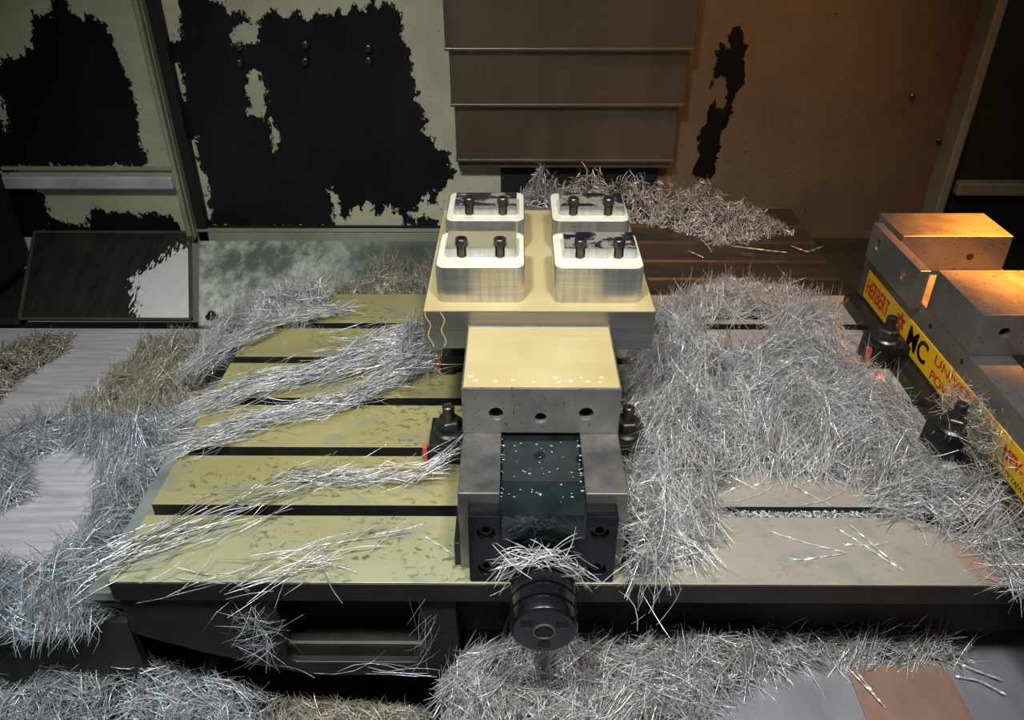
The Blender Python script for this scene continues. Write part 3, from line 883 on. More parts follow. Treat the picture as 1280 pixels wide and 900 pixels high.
tm = NT('bar_top_stain')
n1 = tm.noise(tm.coord(), 34, 3, 0.6)
stn = tm.ramp(n1, [(0.46, lin(170, 166, 148)), (0.50, lin(70, 64, 96)), (0.56, lin(34, 32, 40))])
tm.set(color=stn, metal=0.5, rough=0.18)
M['bar_stain'] = tm.m


def raised_block(x0, x1, y0, y1, xb0, xb1, yb0, bolts, stain):
    zt = 0.2143
    b = K(prism('raised_block', rrect(x0, x1, y0, y1, 0.011), [], zt - PZ1, M['alu'], None, ((0, 0, PZ1), (1, 0, 0), (0, 1, 0), (0, 0, 1)), 0.0008))

    def sub(o):
        o.parent = b
        return o
    sub(prism('coolant_skin', rrect(x0 + 0.001, x1 - 0.001, y0 + 0.001, y1 - 0.001, 0.010), [], 0.0012, M['pale_coolant'], None, ((0, 0, zt - 0.0004), (1, 0, 0), (0, 1, 0), (0, 0, 1)), 0.0005))
    # raised bar with two notches in its front edge
    yb1 = yb0 + 0.0440
    nr = 0.0052
    out = [(xb0, yb0)]
    for bx in bolts:
        out += [(bx - nr, yb0), (bx - nr, yb0 + 0.006), (bx - 0.003, yb0 + 0.0095), (bx + 0.003, yb0 + 0.0095), (bx + nr, yb0 + 0.006), (bx + nr, yb0)]
    out += [(xb1, yb0), (xb1, yb1), (xb0, yb1)]
    sub(prism('clamp_bar', out, [], 0.0135, M['alu'], None, ((0, 0, zt), (1, 0, 0), (0, 1, 0), (0, 0, 1)), 0.0006))
    sub(prism('bar_stain', out, [], 0.0004, M['bar_stain'] if stain else M['bar_clean'], None, ((0, 0, zt + 0.0134), (1, 0, 0), (0, 1, 0), (0, 0, 1))))
    for bx in bolts:
        by = yb0 + 0.0035
        sub(lathe('cap_screw', [(0.0045, zt), (0.0045, zt + 0.0150), (0.0069, zt + 0.0152), (0.0069, zt + 0.0222), (0.0062, zt + 0.0232), (0.0036, zt + 0.0232), (0.0034, zt + 0.0185)], M['bolt'], None, (bx, by, 0), 'Z', 24))


raised_block(-0.0895, 0.0098, 0.7932, 0.8895, -0.0786, 0.0002, 0.8187, (-0.0611, -0.0181), False)
raised_block(0.0420, 0.1415, 0.7925, 0.8885, 0.0540, 0.1341, 0.8172, (0.0715, 0.1144), True)
raised_block(-0.0880, 0.0104, 0.9250, 1.0225, -0.0770, 0.0005, 0.9430, (-0.0588, -0.0168), True)
raised_block(0.0440, 0.1410, 0.9250, 1.0205, 0.0545, 0.1345, 0.9420, (0.0712, 0.1147), True)

# ------------------------------------------------------------------ clamps round the centre vise
clamp('strap clamp with orange painted end left of the centre vise jaw', -0.1010, -0.0602, 0.7130, 0.7670, 0.0310, -0.0770, 0.7405, True, 0.008)
clamp('strap clamp with orange end half hidden beneath the fixture plate', -0.1010, -0.0602, 0.9050, 0.9600, 0.0310, -0.0770, 0.9420, True, 0.008)
clamp('strap clamp at the right side of the centre vise among chips', 0.1520, 0.1112, 0.7130, 0.7670, 0.0310, 0.1290, 0.7405, False, 0.008, 0.1)

# ------------------------------------------------------------------ right vise
rv = empty('machine_vise', (0.61, 0.8, 0.0), 'steel power vise with yellow printed label along its side', 'vise')
V = lambda o: keep(o, rv)
V(box('body', 0.5350, 0.6940, 0.42, 1.118, 0.0, 0.0970, M['vise_dark'], bevel=0.0012))
V(box('flange', 0.5120, 0.7170, 0.42, 1.1100, 0.0, 0.0190, M['dark_steel'], bevel=0.001))
V(box('fixed_jaw', 0.5330, 0.6850, 1.0240, 1.1080, 0.0972, 0.1525, M['vise_dark'], bevel=0.001))
bm = bmesh.new()
outer = [(0.5350, 0.0972), (0.6940, 0.0972), (0.6940, 0.1520), (0.5350, 0.1520)]
V(prism('moving_jaw', outer, [circ(0.567, 0.1285, 0.0062), circ(0.64, 0.1285, 0.0062)], 0.117, M['vise_dark'], None, ((0, 0.8030, 0), (1, 0, 0), (0, 0, 1), (0, 1, 0)), 0.001))
for x in (0.552, 0.634):
    V(lathe('jaw_hole', [(0.0050, 0.001), (0.0050, -0.0003), (0.0046, -0.0004), (0.002, -0.0004)], M['hole'], None, (x, 1.024, 0.1215), 'Y', 16))
# stop plate bolted to the side of the fixed jaw, two slotted holes
hl = []
for y, z in ((1.0600, 0.1225), (0.9696, 0.1205)):
    hl.append([(-p[0], p[1]) for p in rrect(y - 0.0052, y + 0.0052, z - 0.0085, z + 0.0085, 0.005, 4)][::-1])
outer = [(-1.0905, 0.0915), (-0.9300, 0.0905), (-0.9300, 0.1452), (-1.0905, 0.1452)]
V(prism('stop_plate', outer, hl, 0.0138, M['vise_dark'], None, ((0.5190, 0, 0), (0, -1, 0), (0, 0, 1), (1, 0, 0)), 0.0009))
V(lathe('cap_screw', [(0.0042, 0.010), (0.0042, 0.004), (0.003, 0.003)], M['bolt'], None, (0.519, 1.0600, 0.1185), 'X', 14))
for y in (0.898, 0.812):
    V(lathe('pin_hole', [(0.0036, 0.001), (0.0036, -0.0003), (0.0033, -0.0004), (0.002, -0.0004)], M['hole'], None, (0.535, y, 0.083), 'X', 14))
V(box('bed_edge', 0.585, 0.600, 0.43, 0.802, 0.0965, 0.0995, M['dark_steel'], bevel=0.001))
# printed label
lb = V(box('label', 0.5338, 0.5352, 0.47, 1.0960, 0.0225, 0.0655, M['label_yellow'], bevel=0.0003))
U_, V_ = (0, -1, 0), (0, 0, 1)
xl = 0.5336
def lettering(txt, size, mat, y, z, sx=1.0, off=0.0, nm='lettering'):
    o = text_mesh(nm, txt, size, mat, rv, (xl, y, z), U_, V_, sx, 0, off)
    o.parent = lb
    o.matrix_parent_inverse = Matrix()
    return o
lettering('HERBERT', 0.0350, M['ink_red'], 1.0905, 0.0325, 0.57, 0.0006)
lettering('MC', 0.0400, M['ink_black'], 0.9420, 0.0320, 1.02, 0.0010)
lettering('UNIVERSAL', 0.0185, M['ink_red'], 0.8640, 0.0485, 1.52, 0.0002)
lettering('POWER', 0.0185, M['ink_red'], 0.8640, 0.0265, 1.32, 0.0002)
lettering('MPV-', 0.0190, M['ink_red'], 0.6900, 0.0420, 1.0, 0.0005)
lettering('MADE IN TAIWAN', 0.0085, M['ink_black'], 0.7000, 0.0270, 1.05)
# red rosette logo of six petals
bm = bmesh.new()
for k in range(6):
    a = math.radians(60 * k + 30)
    m = Matrix.Translation((0, 0.0082 * math.cos(a), 0.0082 * math.sin(a)))
    bmesh.ops.create_uvsphere(bm, u_segments=10, v_segments=6, radius=1.0, matrix=Matrix.Translation((xl, 0.9685, 0.0485)) @ m @ Matrix.Rotation(a, 4, 'X') @ Matrix.Diagonal((0.0003, 0.0058, 0.0034, 1)))
o = from_bm('logo', bm, M['ink_red'])
o.parent = lb
# its clamps
clamp('strap clamp with a tall stud beside the black lettering of the label', 0.4830, 0.5335, 0.9225, 0.9660, 0.0350, 0.5080, 0.9440, True, 0.0192, 0.2)
clamp('rusty strap clamp sunk in chips beside the label end', 0.4840, 0.5335, 0.7240, 0.7640, 0.0350, 0.5080, 0.7430, False, 0.0192, 0.5)

# ------------------------------------------------------------------ aluminium chips
def fbm(x, y, f, seed=0):
    r = np.random.default_rng(seed)
    out = np.zeros_like(x)
    for k in range(5):
        a = r.uniform(0, 2 * math.pi)
        ff = f * r.uniform(0.6, 1.8)
        out += np.sin((x * math.cos(a) + y * math.sin(a)) * ff + r.uniform(0, 6.28))
    return out / 5


def strands(c, d, L, half, curl, nseg=4, twist=60.0, wob=0.0, rng=RNG):
    """c centres (n,3), d unit directions, L lengths, half widths -> thin three-sided wire vertices and faces"""
    n = len(c)
    s = np.linspace(-0.5, 0.5, nseg + 1)[None, :] * L[:, None]
    rnd = rng.normal(size=(n, 3))
    b = np.cross(d, rnd)
    b /= np.linalg.norm(b, axis=1, keepdims=True) + 1e-9
    b2 = np.cross(d, b)
    p = c[:, None] + d[:, None] * s[..., None] + b[:, None] * (curl[:, None] * (s ** 2 - (L[:, None] ** 2) / 12))[..., None]
    if wob:
        ph = rng.uniform(0, 6.28, n)
        p = p + b2[:, None] * (wob * np.sin(s * rng.uniform(60, 160, n)[:, None] + ph[:, None]))[..., None]
    taper = np.interp(np.linspace(0, 1, nseg + 1), [0, 0.15, 0.85, 1], [0.45, 1, 1, 0.45])
    a0 = rng.uniform(0, 6.28, n)[:, None] + s * twist
    ring = []
    for k in range(3):
        a = a0 + k * 2 * math.pi / 3
        ring.append(p + (b[:, None] * np.cos(a)[..., None] + b2[:, None] * np.sin(a)[..., None]) * (half[:, None] * taper)[..., None])
    vt = np.stack(ring, 2).reshape(-1, 3)
    base = (np.arange(n) * (nseg + 1) * 3)[:, None] + (np.arange(nseg) * 3)[None]
    f = np.stack([np.stack([base + k, base + (k + 1) % 3, base + 3 + (k + 1) % 3, base + 3 + k], -1) for k in range(3)], 2).reshape(-1, 4)
    return vt, f


def dirs(theta, pitch):
    return np.stack([np.cos(theta) * np.cos(pitch), np.sin(theta) * np.cos(pitch), np.sin(pitch)], 1)


def chip_object(name, parts, mat, tint_lo=0.55, core=None, hue=0.06, rng=RNG):
    """join strand sets (verts, quads, strand vertex count) into one mesh"""
    vs, fs, tn, off = [], [], [], 0
    for v, f, per in parts:
        vs.append(v)
        fs.append(f + off)
        off += len(v)
        k = len(v) // per
        g = tint_lo * 0.6 + (1 - tint_lo * 0.6) * rng.uniform(0, 1, k)
        hh = rng.normal(0, hue, k)
        col = np.stack([np.clip(g * (1 + hh), 0, 1), g, np.clip(g * (1 - 1.3 * hh), 0, 1), np.ones(k)], 1)
        tn.append(np.repeat(col, per, 0))
    nq = sum(len(f) for f in fs)
    if core is not None:
        cvv, cff = core
        vs.append(cvv)
        fs.append(cff + off)
        tn.append(np.ones((len(cvv), 4)) * 0.5)
    v = np.vstack(vs)
    f = np.vstack(fs)
    me = bpy.data.meshes.new(name)
    me.vertices.add(len(v))
    me.vertices.foreach_set('co', v.astype(np.float32).ravel())
    me.loops.add(f.size)
    me.loops.foreach_set('vertex_index', f.astype(np.int32).ravel())
    me.polygons.add(len(f))
    me.polygons.foreach_set('loop_start', np.arange(0, f.size, 4, dtype=np.int32))
    me.polygons.foreach_set('loop_total', np.full(len(f), 4, np.int32))
    me.materials.append(mat)
    me.materials.append(M['chip_core'])
    mi = np.zeros(len(f), np.int32)
    mi[nq:] = 1
    me.polygons.foreach_set('material_index', mi)
    me.polygons.foreach_set('use_smooth', np.ones(len(f), bool))
    a = me.color_attributes.new('tint', 'FLOAT_COLOR', 'POINT')
    a.data.foreach_set('color', np.vstack(tn).astype(np.float32).ravel())
    me.update(calc_edges=True)
    me.validate()
    o = bpy.data.objects.new(name, me)
    C.objects.link(o)
    return o


def sample_poly(polys, holes, n, rng):
    P = np.vstack([np.array(p) for p in polys])
    lo, hi = P.min(0), P.max(0)
    out = np.zeros((0, 2))
    while len(out) < n:
        q = rng.uniform(lo, hi, (n * 2, 2))
        ok = sdf(q[:, 0], q[:, 1], polys) > 0
        if holes:
            ok &= sdf(q[:, 0], q[:, 1], holes) < 0
        out = np.vstack([out, q[ok]])
    return out[:n]


def pile(name, label, polys, n, hmax, base, mat, theta=None, spread=0.8, L=(0.02, 0.05), half=(0.00022, 0.00045), curl=12, edge=0.05,
         holes=(), seed=1, pitch=0.25, tint=0.5, core=True, hfun=None, twist=30, nseg=4, hue=0.05, extra=(), clump_r=0.006):
    rng = np.random.default_rng(seed)
    hl = list(holes)

    def height(x, y):
        d = sdf(x, y, polys)
        if hl:
            d = np.minimum(d, -sdf(x, y, hl))
        t = np.clip(d / edge, 0, 1)
        h = (1 - (1 - t) ** 2) * hmax * (0.80 + 0.50 * fbm(x, y, 45, seed) + 0.22 * fbm(x, y, 140, seed + 5))
        if hfun is not None:
            h = h * hfun(x, y)
        return np.maximum(h, 0.0012)
    bz = base if callable(base) else (lambda x, y: np.full_like(x, base))
    # strands lie in small combed clumps that share a direction
    m = 9
    q = sample_poly(polys, hl, n // m + 1, rng)
    clump = np.repeat(np.arange(len(q)), m)[:n]
    n = len(clump)
    q = q[clump] + rng.normal(0, clump_r, (n, 2))
    ok = sdf(q[:, 0], q[:, 1], polys) > 0.0
    if hl:
        ok &= sdf(q[:, 0], q[:, 1], hl) < 0.0
    q, clump = q[ok], clump[ok]
    n = len(q)
    x, y = q[:, 0], q[:, 1]
    cl_th = rng.normal(0, spread, clump.max() + 1)
    cl_pt = rng.normal(0, pitch, clump.max() + 1)
    cl_z = rng.uniform(0.3, 1.0, clump.max() + 1)
    h = height(x, y)
    z = bz(x, y) + h * np.clip(cl_z[clump] + rng.normal(0, 0.13, n), 0.1, 1.2) + 0.0008
    th0 = (theta(x, y) if callable(theta) else (theta if theta is not None else 0.0)) + 0.9 * fbm(x, y, 25, seed + 9) + 0.8 * fbm(x, y, 70, seed + 11)
    th = th0 + cl_th[clump] + rng.normal(0, 0.22, n)
    # follow the slope of the mound
    e = 0.004
    gx = (height(x + e, y) - height(x - e, y)) / (2 * e)
    gy = (height(x, y + e) - height(x, y - e)) / (2 * e)
    pt = np.arctan(np.clip(gx * np.cos(th) + gy * np.sin(th), -1.2, 1.2)) + cl_pt[clump] + rng.normal(0, 0.12, n)
    Ls = rng.uniform(*L, n)
    d = dirs(th, pt)
    # keep both ends above what they lie on
    zmin = bz(x, y) + 0.0006
    low = z - np.abs(d[:, 2]) * Ls * 0.5
    z = np.where(low < zmin, z + (zmin - low) * 0.8, z)
    c = np.stack([x, y, z], 1)
    hw = half[0] + (half[1] * 1.45 - half[0]) * rng.uniform(0, 1, n) ** 2.5
    v, f = strands(c, d, Ls, hw, rng.normal(0, curl, n), nseg, twist, 0.0006, rng)
    parts = [(v, f, (nseg + 1) * 3)] + list(extra)
    cr = None
    if core:
        P_ = np.vstack([np.array(p) for p in polys])
        lo, hi = P_.min(0), P_.max(0)
        st = 0.006
        gx_, gy_ = np.arange(lo[0], hi[0] + st, st), np.arange(lo[1], hi[1] + st, st)
        X, Y = np.meshgrid(gx_, gy_)
        hh = height(X.ravel(), Y.ravel())
        dd = sdf(X.ravel(), Y.ravel(), polys)
        if hl:
            dd = np.minimum(dd, -sdf(X.ravel(), Y.ravel(), hl))
        inside = (dd > 0.004).reshape(X.shape)
        Z = bz(X.ravel(), Y.ravel()) + hh * 0.42 * np.clip(dd / 0.02, 0, 1)
        cv_ = np.stack([X.ravel(), Y.ravel(), Z], 1)
        ok = inside[:-1, :-1] & inside[1:, :-1] & inside[:-1, 1:] & inside[1:, 1:]
        j, i = np.nonzero(ok)
        nx = X.shape[1]
        cf = np.stack([j * nx + i, j * nx + i + 1, (j + 1) * nx + i + 1, (j + 1) * nx + i], 1)
        used = np.unique(cf)
        remap = np.zeros(len(cv_), int)
        remap[used] = np.arange(len(used))
        cr = (cv_[used], remap[cf])
    o = chip_object(name, parts, mat, tint, cr, hue, rng)
    tag(o, label, 'metal chips', kind='stuff')
    return o


def bundle(paths, n, spread, L=(0.04, 0.09), half=(0.00025, 0.0005), jit=0.25, curl=4, seed=1, nseg=4, twist=40, up=0.4, zmin=None):
    rng = np.random.default_rng(seed)
    P = np.array(paths)
    seg = np.diff(P, axis=0)
    ln = np.linalg.norm(seg, axis=1)
    cum = np.concatenate([[0], np.cumsum(ln)])
    t = rng.uniform(0, cum[-1], n)
    k = np.clip(np.searchsorted(cum, t) - 1, 0, len(seg) - 1)
    c = P[k] + seg[k] * ((t - cum[k]) / ln[k])[:, None]
    d = seg[k] / ln[k][:, None]
    th = np.arctan2(d[:, 1], d[:, 0]) + rng.normal(0, jit, n)
    pt = np.arcsin(np.clip(d[:, 2], -1, 1)) + rng.normal(0, 0.10, n)
    g = rng.normal(0, spread, (n, 3))
    g[:, 2] = np.abs(g[:, 2]) * up
    c = c + g
    dd = dirs(th, pt)
    Ls = rng.uniform(*L, n)
    if zmin is not None:
        low = c[:, 2] - np.abs(dd[:, 2]) * Ls / 2
        c[:, 2] += np.maximum(0, zmin + 0.0006 - low)
    v, f = strands(c, dd, Ls, rng.uniform(*half, n), rng.normal(0, curl, n), nseg, twist, 0.0004, rng)
    return (v, f, (nseg + 1) * 3)


def burst(centre, n, rad, L, half=(0.0003, 0.0006), seed=1, curl=14, nseg=4, pmean=0.0, psd=0.5, tmean=None, tsd=1.0):
    rng = np.random.default_rng(seed)
    c = np.array(centre)[None] + rng.normal(0, 1, (n, 3)) * np.array(rad)[None]
    th = rng.uniform(0, 6.28, n) if tmean is None else rng.normal(tmean, tsd, n)
    d = dirs(th, rng.normal(pmean, psd, n))
    v, f = strands(c, d, rng.uniform(*L, n), rng.uniform(*half, n), rng.normal(0, curl, n), nseg, 40, 0.0006, rng)
    return (v, f, (nseg + 1) * 3)


def loose(name, label, parts, mat, tint=0.65):
    o = chip_object(name, parts, mat, tint)
    return tag(o, label, 'metal chips', kind='stuff')


def clip_half(poly, y, above):
    out = []
    for (ax, ay), (bx, by) in zip(poly, poly[1:] + poly[:1]):
        ia, ib = (ay > y) == above, (by > y) == above
        if ia:
            out.append((ax, ay))
        if ia != ib:
            k = (y - ay) / (by - ay)
            out.append((ax + k * (bx - ax), y))
    return out


# big heap right of the centre vise
pile('chip_heap', 'big tangled heap of bright aluminium chips between the two vises', [PILE['main']], 17000, 0.052, 0.0, M['chip'],
     theta=lambda x, y: 1.9 - 2.2 * (x - 0.12) / 0.4, spread=0.75, L=(0.03, 0.095), curl=8, edge=0.09, holes=[PILE['main_hole']], seed=3, pitch=0.25,
     hfun=lambda x, y: np.clip(1.35 - 1.6 * np.clip(x - 0.22, 0, 1), 0.25, 1.3) * np.clip((y - 0.50) / 0.16, 0.25, 1),
     extra=[bundle(PATH['gut'], 260, 0.012, (0.03, 0.06), seed=8, zmin=0.0), burst((0.122, 0.60, 0.03), 700, (0.012, 0.035, 0.014), (0.025, 0.06), seed=9, pmean=0.6, psd=0.4),
            burst((0.51, 0.745, 0.045), 10, (0.015, 0.02, 0.005), (0.02, 0.04), seed=10)])
pile('chip_heap', 'mound of warm-lit chips on the way cover under the column cover', [PILE['rear']], 9000, 0.090, -0.004, M['chip'], spread=1.4,
     L=(0.010, 0.026), half=(0.0004, 0.0009), curl=30, edge=0.07, seed=4, pitch=0.6, tint=0.35,
     hfun=lambda x, y: np.clip((y - 1.33) / 0.12, 0.10, 1.1) * np.clip(1.15 - 1.5 * np.clip(x - 0.25, 0, 1), 0.5, 1.15))
cut = lambda poly, y, above: [clip_half(poly, y, above)]
pile('chip_heap', 'rust-tinged drift of matted chips on the sheet beside the rear left corner of the table', cut(PILE['left'], 0.885, True), 7500, 0.055, -0.082, M['chip_warm'],
     theta=1.4, spread=0.7, L=(0.02, 0.06), curl=9, edge=0.06, seed=5, pitch=0.3, tint=0.4, hue=0.08)
pile('chip_heap', 'long bluish drift of matted chips along the left end of the table lands', cut(PILE['left'], 0.89, False), 11000, 0.060, -0.082, M['chip_blue'],
     theta=1.2, spread=0.6, L=(0.025, 0.075), curl=7, edge=0.06, seed=55, pitch=0.25, tint=0.4, hue=0.05)
pile('chip_heap', 'thin scatter of dull chips at the rear of the pale left sheet', [PILE['farleft']], 2200, 0.022, -0.082, M['chip_warm'], spread=1.4,
     L=(0.012, 0.026), curl=30, edge=0.05, seed=6, pitch=0.4, tint=0.4)
pile('chip_heap', 'bluish bed of fine chips in the tray below the table apron', [PILE['floorleft']], 6500, 0.045, -0.215, M['chip_blue'], spread=1.0,
     L=(0.015, 0.05), curl=14, edge=0.03, seed=7, pitch=0.3, tint=0.45)
pile('chip_heap', 'dark brownish chips in the tray under the apron pocket', [PILE['floormid']], 3500, 0.03, -0.235, M['chip_warm'], spread=1.3,
     L=(0.015, 0.04), curl=16, edge=0.03, seed=17, pitch=0.3, tint=0.4)
pile('chip_heap', 'ragged heap of chips under the table front lip', [PILE['front']], 8500, 0.045, -0.140, M['chip'],
     theta=lambda x, y: 0.9 - 1.2 * np.clip((x + 0.05) / 0.3, 0, 1), spread=0.65, L=(0.02, 0.07), half=(0.00025, 0.0005), curl=9, edge=0.05, seed=11, pitch=0.3, tint=0.45,
     hfun=lambda x, y: np.clip(1.25 - 1.9 * np.clip(x - 0.1, 0, 1), 0.45, 1.2))
pile('chip_nest', 'bristly nest of chips at the rear left corner of the table', [PILE['nest_a']], 3000, 0.030, -0.01, M['chip'], theta=0.6, spread=0.7,
     L=(0.02, 0.06), curl=7, edge=0.05, seed=12, pitch=0.4, tint=0.5,
     extra=[bundle(PATH['edge'], 400, 0.008, (0.04, 0.10), seed=13, zmin=0.0), burst((-0.33, 1.10, 0.02), 420, (0.02, 0.02, 0.008), (0.02, 0.05), seed=14, curl=4, pmean=0.5, psd=0.5)])
pile('chip_nest', 'dark wiry nest of chips behind the rearmost table land', [PILE['nest_b']], 1500, 0.060, -0.09, M['chip_warm'], theta=0.9, spread=0.8,
     L=(0.03, 0.08), half=(0.0003, 0.0006), curl=14, edge=0.07, seed=15, pitch=0.6, tint=0.35, core=False)
pile('chip_strip', 'curly strip of chips along the seam of table and rear cover', [PILE['right_strip']], 1400, 0.012, 0.0, M['chip_warm'], spread=1.2,
     L=(0.012, 0.03), curl=22, edge=0.03, seed=16, pitch=0.5, tint=0.5, core=False)

loose('chip_bundle', 'combed bundle of long chips lying diagonally over the left table lands',
      [bundle(PATH['diag1'], 560, 0.012, (0.05, 0.12), seed=21, jit=0.20, zmin=0.0), bundle(PATH['diag2'], 420, 0.009, (0.05, 0.13), seed=22, jit=0.18, zmin=0.0),
       burst((-0.175, 0.930, 0.018), 620, (0.030, 0.022, 0.008), (0.03, 0.09), seed=23, curl=4, psd=0.12, tmean=0.55, tsd=0.45), burst((-0.150, 0.955, 0.035), 120, (0.006, 0.02, 0.008), (0.03, 0.06), seed=123, curl=3, psd=0.15, tmean=1.5, tsd=0.15),
       bundle(PATH['diag2'], 120, 0.016, (0.02, 0.06), seed=24, jit=0.8, zmin=0.0)], M['chip'])
loose('chip_bundle', 'sparse bundle of straight chips left of the centre vise base',
      [bundle(PATH['diag3'], 85, 0.008, (0.04, 0.10), half=(0.0003, 0.0006), seed=25, jit=0.2, zmin=0.0), bundle(PATH['diag3'], 30, 0.014, (0.02, 0.05), seed=26, jit=0.9, zmin=0.0)], M['chip'])
loose('chip_bundle', 'fan of long straight chips over the left front table corner',
      [bundle(PATH['front1'], 62, 0.012, (0.07, 0.15), half=(0.0003, 0.0007), seed=27, jit=0.13, zmin=0.0), bundle(PATH['front1'][:2], 30, 0.014, (0.03, 0.08), half=(0.0004, 0.0008), seed=28, jit=0.4, zmin=0.0)], M['chip'])
loose('chip_bundle', 'loose twisted chips reaching over the table front edge above the apron',
      [bundle(PATH['front2'], 24, 0.009, (0.05, 0.10), half=(0.0003, 0.0006), seed=29, jit=0.3, zmin=0.0), bundle(PATH['front3'], 30, 0.007, (0.03, 0.08), half=(0.0003, 0.0006), seed=30, jit=0.4, zmin=0.0)], M['chip'])
loose('chip_nest', 'hairy tuft of thick chips draped over the black vise spindle',
      [burst((0.018, 0.515, 0.062), 62, (0.015, 0.005, 0.004), (0.025, 0.05), half=(0.0003, 0.0006), seed=31, curl=18, psd=0.25, pmean=0.0, tmean=0.0, tsd=0.6),
       burst((-0.003, 0.512, 0.046), 26, (0.008, 0.005, 0.008), (0.025, 0.04), half=(0.0003, 0.0006), seed=32, curl=18, tmean=0.3, tsd=0.4, pmean=0.7, psd=0.3),
       burst((0.050, 0.512, 0.048), 26, (0.010, 0.005, 0.006), (0.03, 0.045), half=(0.0003, 0.0006), seed=33, curl=12, tmean=0.0, tsd=0.4, pmean=-0.6, psd=0.3)], M['chip'])
loose('chip_nest', 'fine grey nest of chips packed against the label behind the rusty clamp',
      [burst((0.5225, 0.738, 0.043), 2300, (0.005, 0.028, 0.0145), (0.008, 0.022), half=(0.0002, 0.0004), seed=34, curl=60, psd=0.7)], M['chip_warm'], 0.35)
loose('chip_nest', 'thin tangle of chips hanging in front of the apron beside the pocket',
      [burst((-0.262, 0.536, -0.075), 75, (0.008, 0.003, 0.020), (0.03, 0.07), half=(0.00012, 0.00026), seed=35, curl=16, psd=0.6)], M['chip_blue'], 0.3)
loose('chip_nest', 'wispy chips dangling over the post right of the apron pocket',
      [burst((-0.092, 0.536, -0.075), 18, (0.005, 0.002, 0.028), (0.04, 0.08), half=(0.00015, 0.0003), seed=36, curl=6, tmean=0.0, tsd=0.3, pmean=1.2, psd=0.3),
       burst((-0.15, 0.534, -0.125), 8, (0.03, 0.003, 0.006), (0.04, 0.08), half=(0.0003, 0.0006), seed=37, curl=5, psd=0.15, tmean=0.0, tsd=0.2)], M['chip_blue'], 0.4)
bmx = np.random.default_rng(40)
n_ = 2600
cx = np.stack([bmx.uniform(0.19, 0.42, n_), bmx.uniform(0.633, 0.6475, n_), bmx.uniform(-0.012, -0.005, n_)], 1)
v_, f_ = strands(cx, dirs(bmx.uniform(0, 6.28, n_), bmx.normal(0, 0.4, n_)), bmx.uniform(0.003, 0.007, n_), bmx.uniform(0.0004, 0.0008, n_), bmx.normal(0, 60, n_), 3, 120, 0.0, bmx)
o = chip_object('slot_swarf', [(v_, f_, 12)], M['chip'], 0.3)
tag(o, 'fine granular swarf packed in the front T-slot right of the vise', 'metal swarf', kind='stuff')


# single chips lying loose: each a thing of its own
def single(points, half, label, group, mat='chip', seed=0, tw=220):
    P_ = np.array(points, float)
    n = 16
    tt = np.linspace(0, 1, n)
    k = np.linspace(0, 1, len(P_))
    p = np.stack([np.interp(tt, k, P_[:, i]) for i in range(3)], 1)
    for _ in range(2):
        p[1:-1] = (p[:-2] + 2 * p[1:-1] + p[2:]) / 4
    d = np.gradient(p, axis=0)
    d /= np.linalg.norm(d, axis=1, keepdims=True)
    up = np.array([0, 0, 1.0])
    b = np.cross(d, up)
    b /= np.linalg.norm(b, axis=1, keepdims=True) + 1e-9
    b2 = np.cross(b, d)
    s = np.concatenate([[0], np.cumsum(np.linalg.norm(np.diff(p, axis=0), axis=1))])
    ph = s * tw + seed
    verts, faces = [], []
    # flat twisted strip with thickness: four corners per station
    for i in range(n):
        tp = half * (0.4 if i in (0, n - 1) else 1)
        a = b[i] * math.cos(ph[i]) + b2[i] * math.sin(ph[i])
        c2 = -b[i] * math.sin(ph[i]) + b2[i] * math.cos(ph[i])
        for u1, u2 in ((1, 0.35), (-1, 0.35), (-1, -0.35), (1, -0.35)):
            verts.append(p[i] + a * tp * u1 + c2 * tp * u2)
        if i:
            q = 4 * (i - 1)
            for j in range(4):
                faces.append((q + j, q + (j + 1) % 4, q + 4 + (j + 1) % 4, q + 4 + j))
    faces += [(0, 3, 2, 1), (4 * n - 4, 4 * n - 3, 4 * n - 2, 4 * n - 1)]
    base = p.mean(0)
    me = bpy.data.meshes.new('metal_chip')
    me.from_pydata([tuple(q - base) for q in verts], [], faces)
    me.materials.append(M[mat])
    a = me.color_attributes.new('tint', 'FLOAT_COLOR', 'POINT')
    a.data.foreach_set('color', np.tile(np.array([0.72, 0.72, 0.72, 1], np.float32), len(verts)))
    o = bpy.data.objects.new('metal_chip', me)
    C.objects.link(o)
    o.location = base
    return tag(o, label, 'metal chip', group)

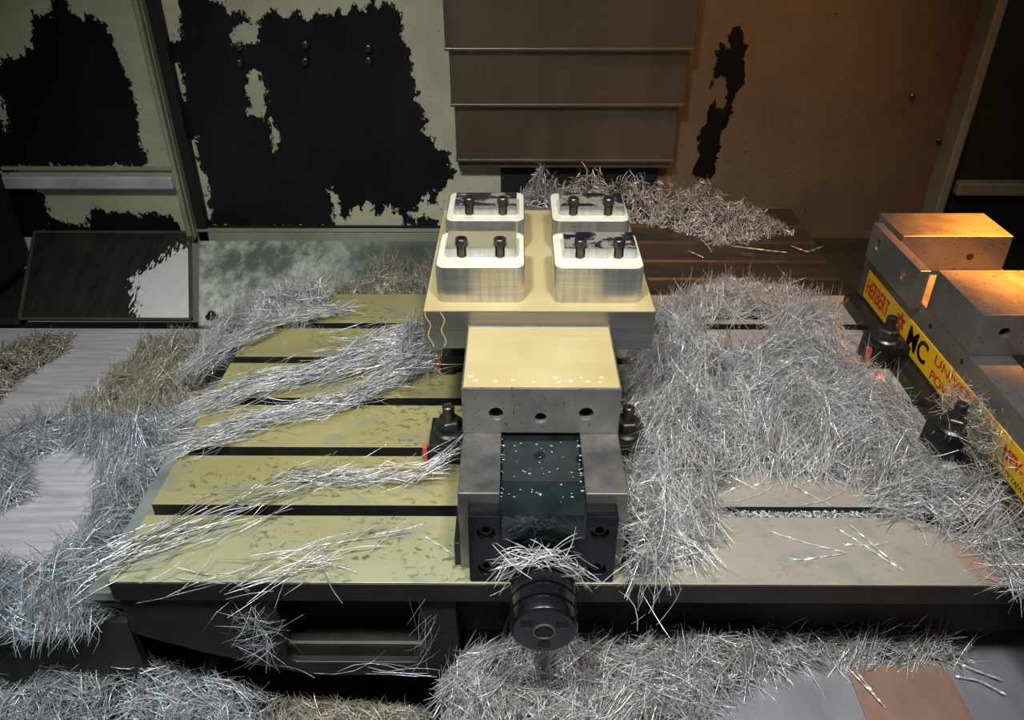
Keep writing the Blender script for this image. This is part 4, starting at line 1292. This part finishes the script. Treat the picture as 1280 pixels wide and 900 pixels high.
for i, (pts, lab) in enumerate(zip([[(0.264, 0.61), (0.296, 0.594), (0.335, 0.58)], [(0.335, 0.579), (0.285, 0.57), (0.274, 0.572)], [(0.352, 0.621), (0.365, 0.592), (0.383, 0.555)], [(0.336, 0.615), (0.359, 0.587), (0.38, 0.558)], [(0.333, 0.592), (0.364, 0.59), (0.383, 0.595)], [(0.425, 0.622), (0.424, 0.606), (0.42, 0.59)]],
        ['long straight twisted chip meeting a bent chip on the right front land', 'bent chip forming a V with a long twisted chip on the front land', 'longest of the crossing chips on the right front land', 'slim chip crossing close beside the longest one on the front land', 'short chip lying flat across two crossing chips on the front land', 'short lone chip at the edge of the heap on the right front land'])):
    single([(x, y, 0.0013) for x, y in pts], 0.001, lab, 'single chips on the right front land', 'chip', i)
for i, (pts, lab) in enumerate(zip([[(0.232, 0.674), (0.26, 0.681), (0.293, 0.688)], [(0.236, 0.653), (0.27, 0.667), (0.303, 0.691)], [(0.31, 0.683), (0.323, 0.667), (0.343, 0.649)], [(0.37, 0.675), (0.337, 0.657), (0.309, 0.649)]],
        ['long straw-coloured chip along the heap edge above the swarf-filled slot', 'straw-coloured chip slanting down toward the swarf-filled slot', 'straw-coloured chip crossing under another close to the swarf-filled slot', 'straw-coloured chip lying over a crossed one beside the swarf-filled slot'])):
    single([(x, y, 0.0013) for x, y in pts], 0.0009, lab, 'single chips on the second land', 'chip_warm', i)
for i, (pts, lab) in enumerate(zip([[(-0.245, 0.572), (-0.207, 0.586), (-0.168, 0.594)], [(-0.145, 0.603), (-0.116, 0.61), (-0.096, 0.619)], [(-0.095, 0.601), (-0.073, 0.584), (-0.055, 0.568)]],
        ['long curved chip on the left front land above the apron pocket', 'thin chip on the left front land close to the front T-slot', 'chip on the left front land lying beside the vise base'])):
    single([(x, y, 0.0013) for x, y in pts], 0.0009, lab, 'single chips on the left front land', 'chip', i)
for i, (pts, lab) in enumerate(zip([[(0.355, 0.545), (0.369, 0.516), (0.377, 0.498)], [(0.362, 0.542), (0.372, 0.511)], [(0.465, 0.536), (0.488, 0.531), (0.507, 0.514)], [(0.47, 0.555), (0.49, 0.543), (0.513, 0.531)]],
        ['thick chip lying across the pink tarnished plate below the table', 'shorter chip beside the thick one on the pink tarnished plate', 'wavy chip on the grey sheet next to the pink plate', 'straight chip between the wavy chip and the chip heap under the lip'])):
    single([(x, y, -0.1345) for x, y in pts], 0.001, lab, 'single chips on the front cover', 'chip', i)
for i, (pts, lab) in enumerate(zip([[(0.334, 1.35), (0.343, 1.318), (0.345, 1.295)], [(0.385, 1.319), (0.445, 1.302), (0.478, 1.295)], [(0.492, 1.319), (0.514, 1.296), (0.55, 1.32)], [(0.304, 1.301), (0.327, 1.275)], [(0.437, 1.171), (0.462, 1.192), (0.486, 1.207)], [(0.363, 1.191), (0.38, 1.206), (0.379, 1.177)]],
        ['curled chip lying just below the warm-lit chip mound', 'long straight chip stretched along a seam of the rear way cover', 'V-bent chip at the outer end of the rear way cover', 'short stub of chip in the middle of the rear way cover', 'straight chip close to the table seam on the rear way cover', 'V-bent chip beside the curly strip at the table seam'])):
    single([(x, y, -0.004 + 0.055 * (y - 1.17)) for x, y in pts], 0.0011, lab, 'single chips on the rear cover', 'chip_warm', i)
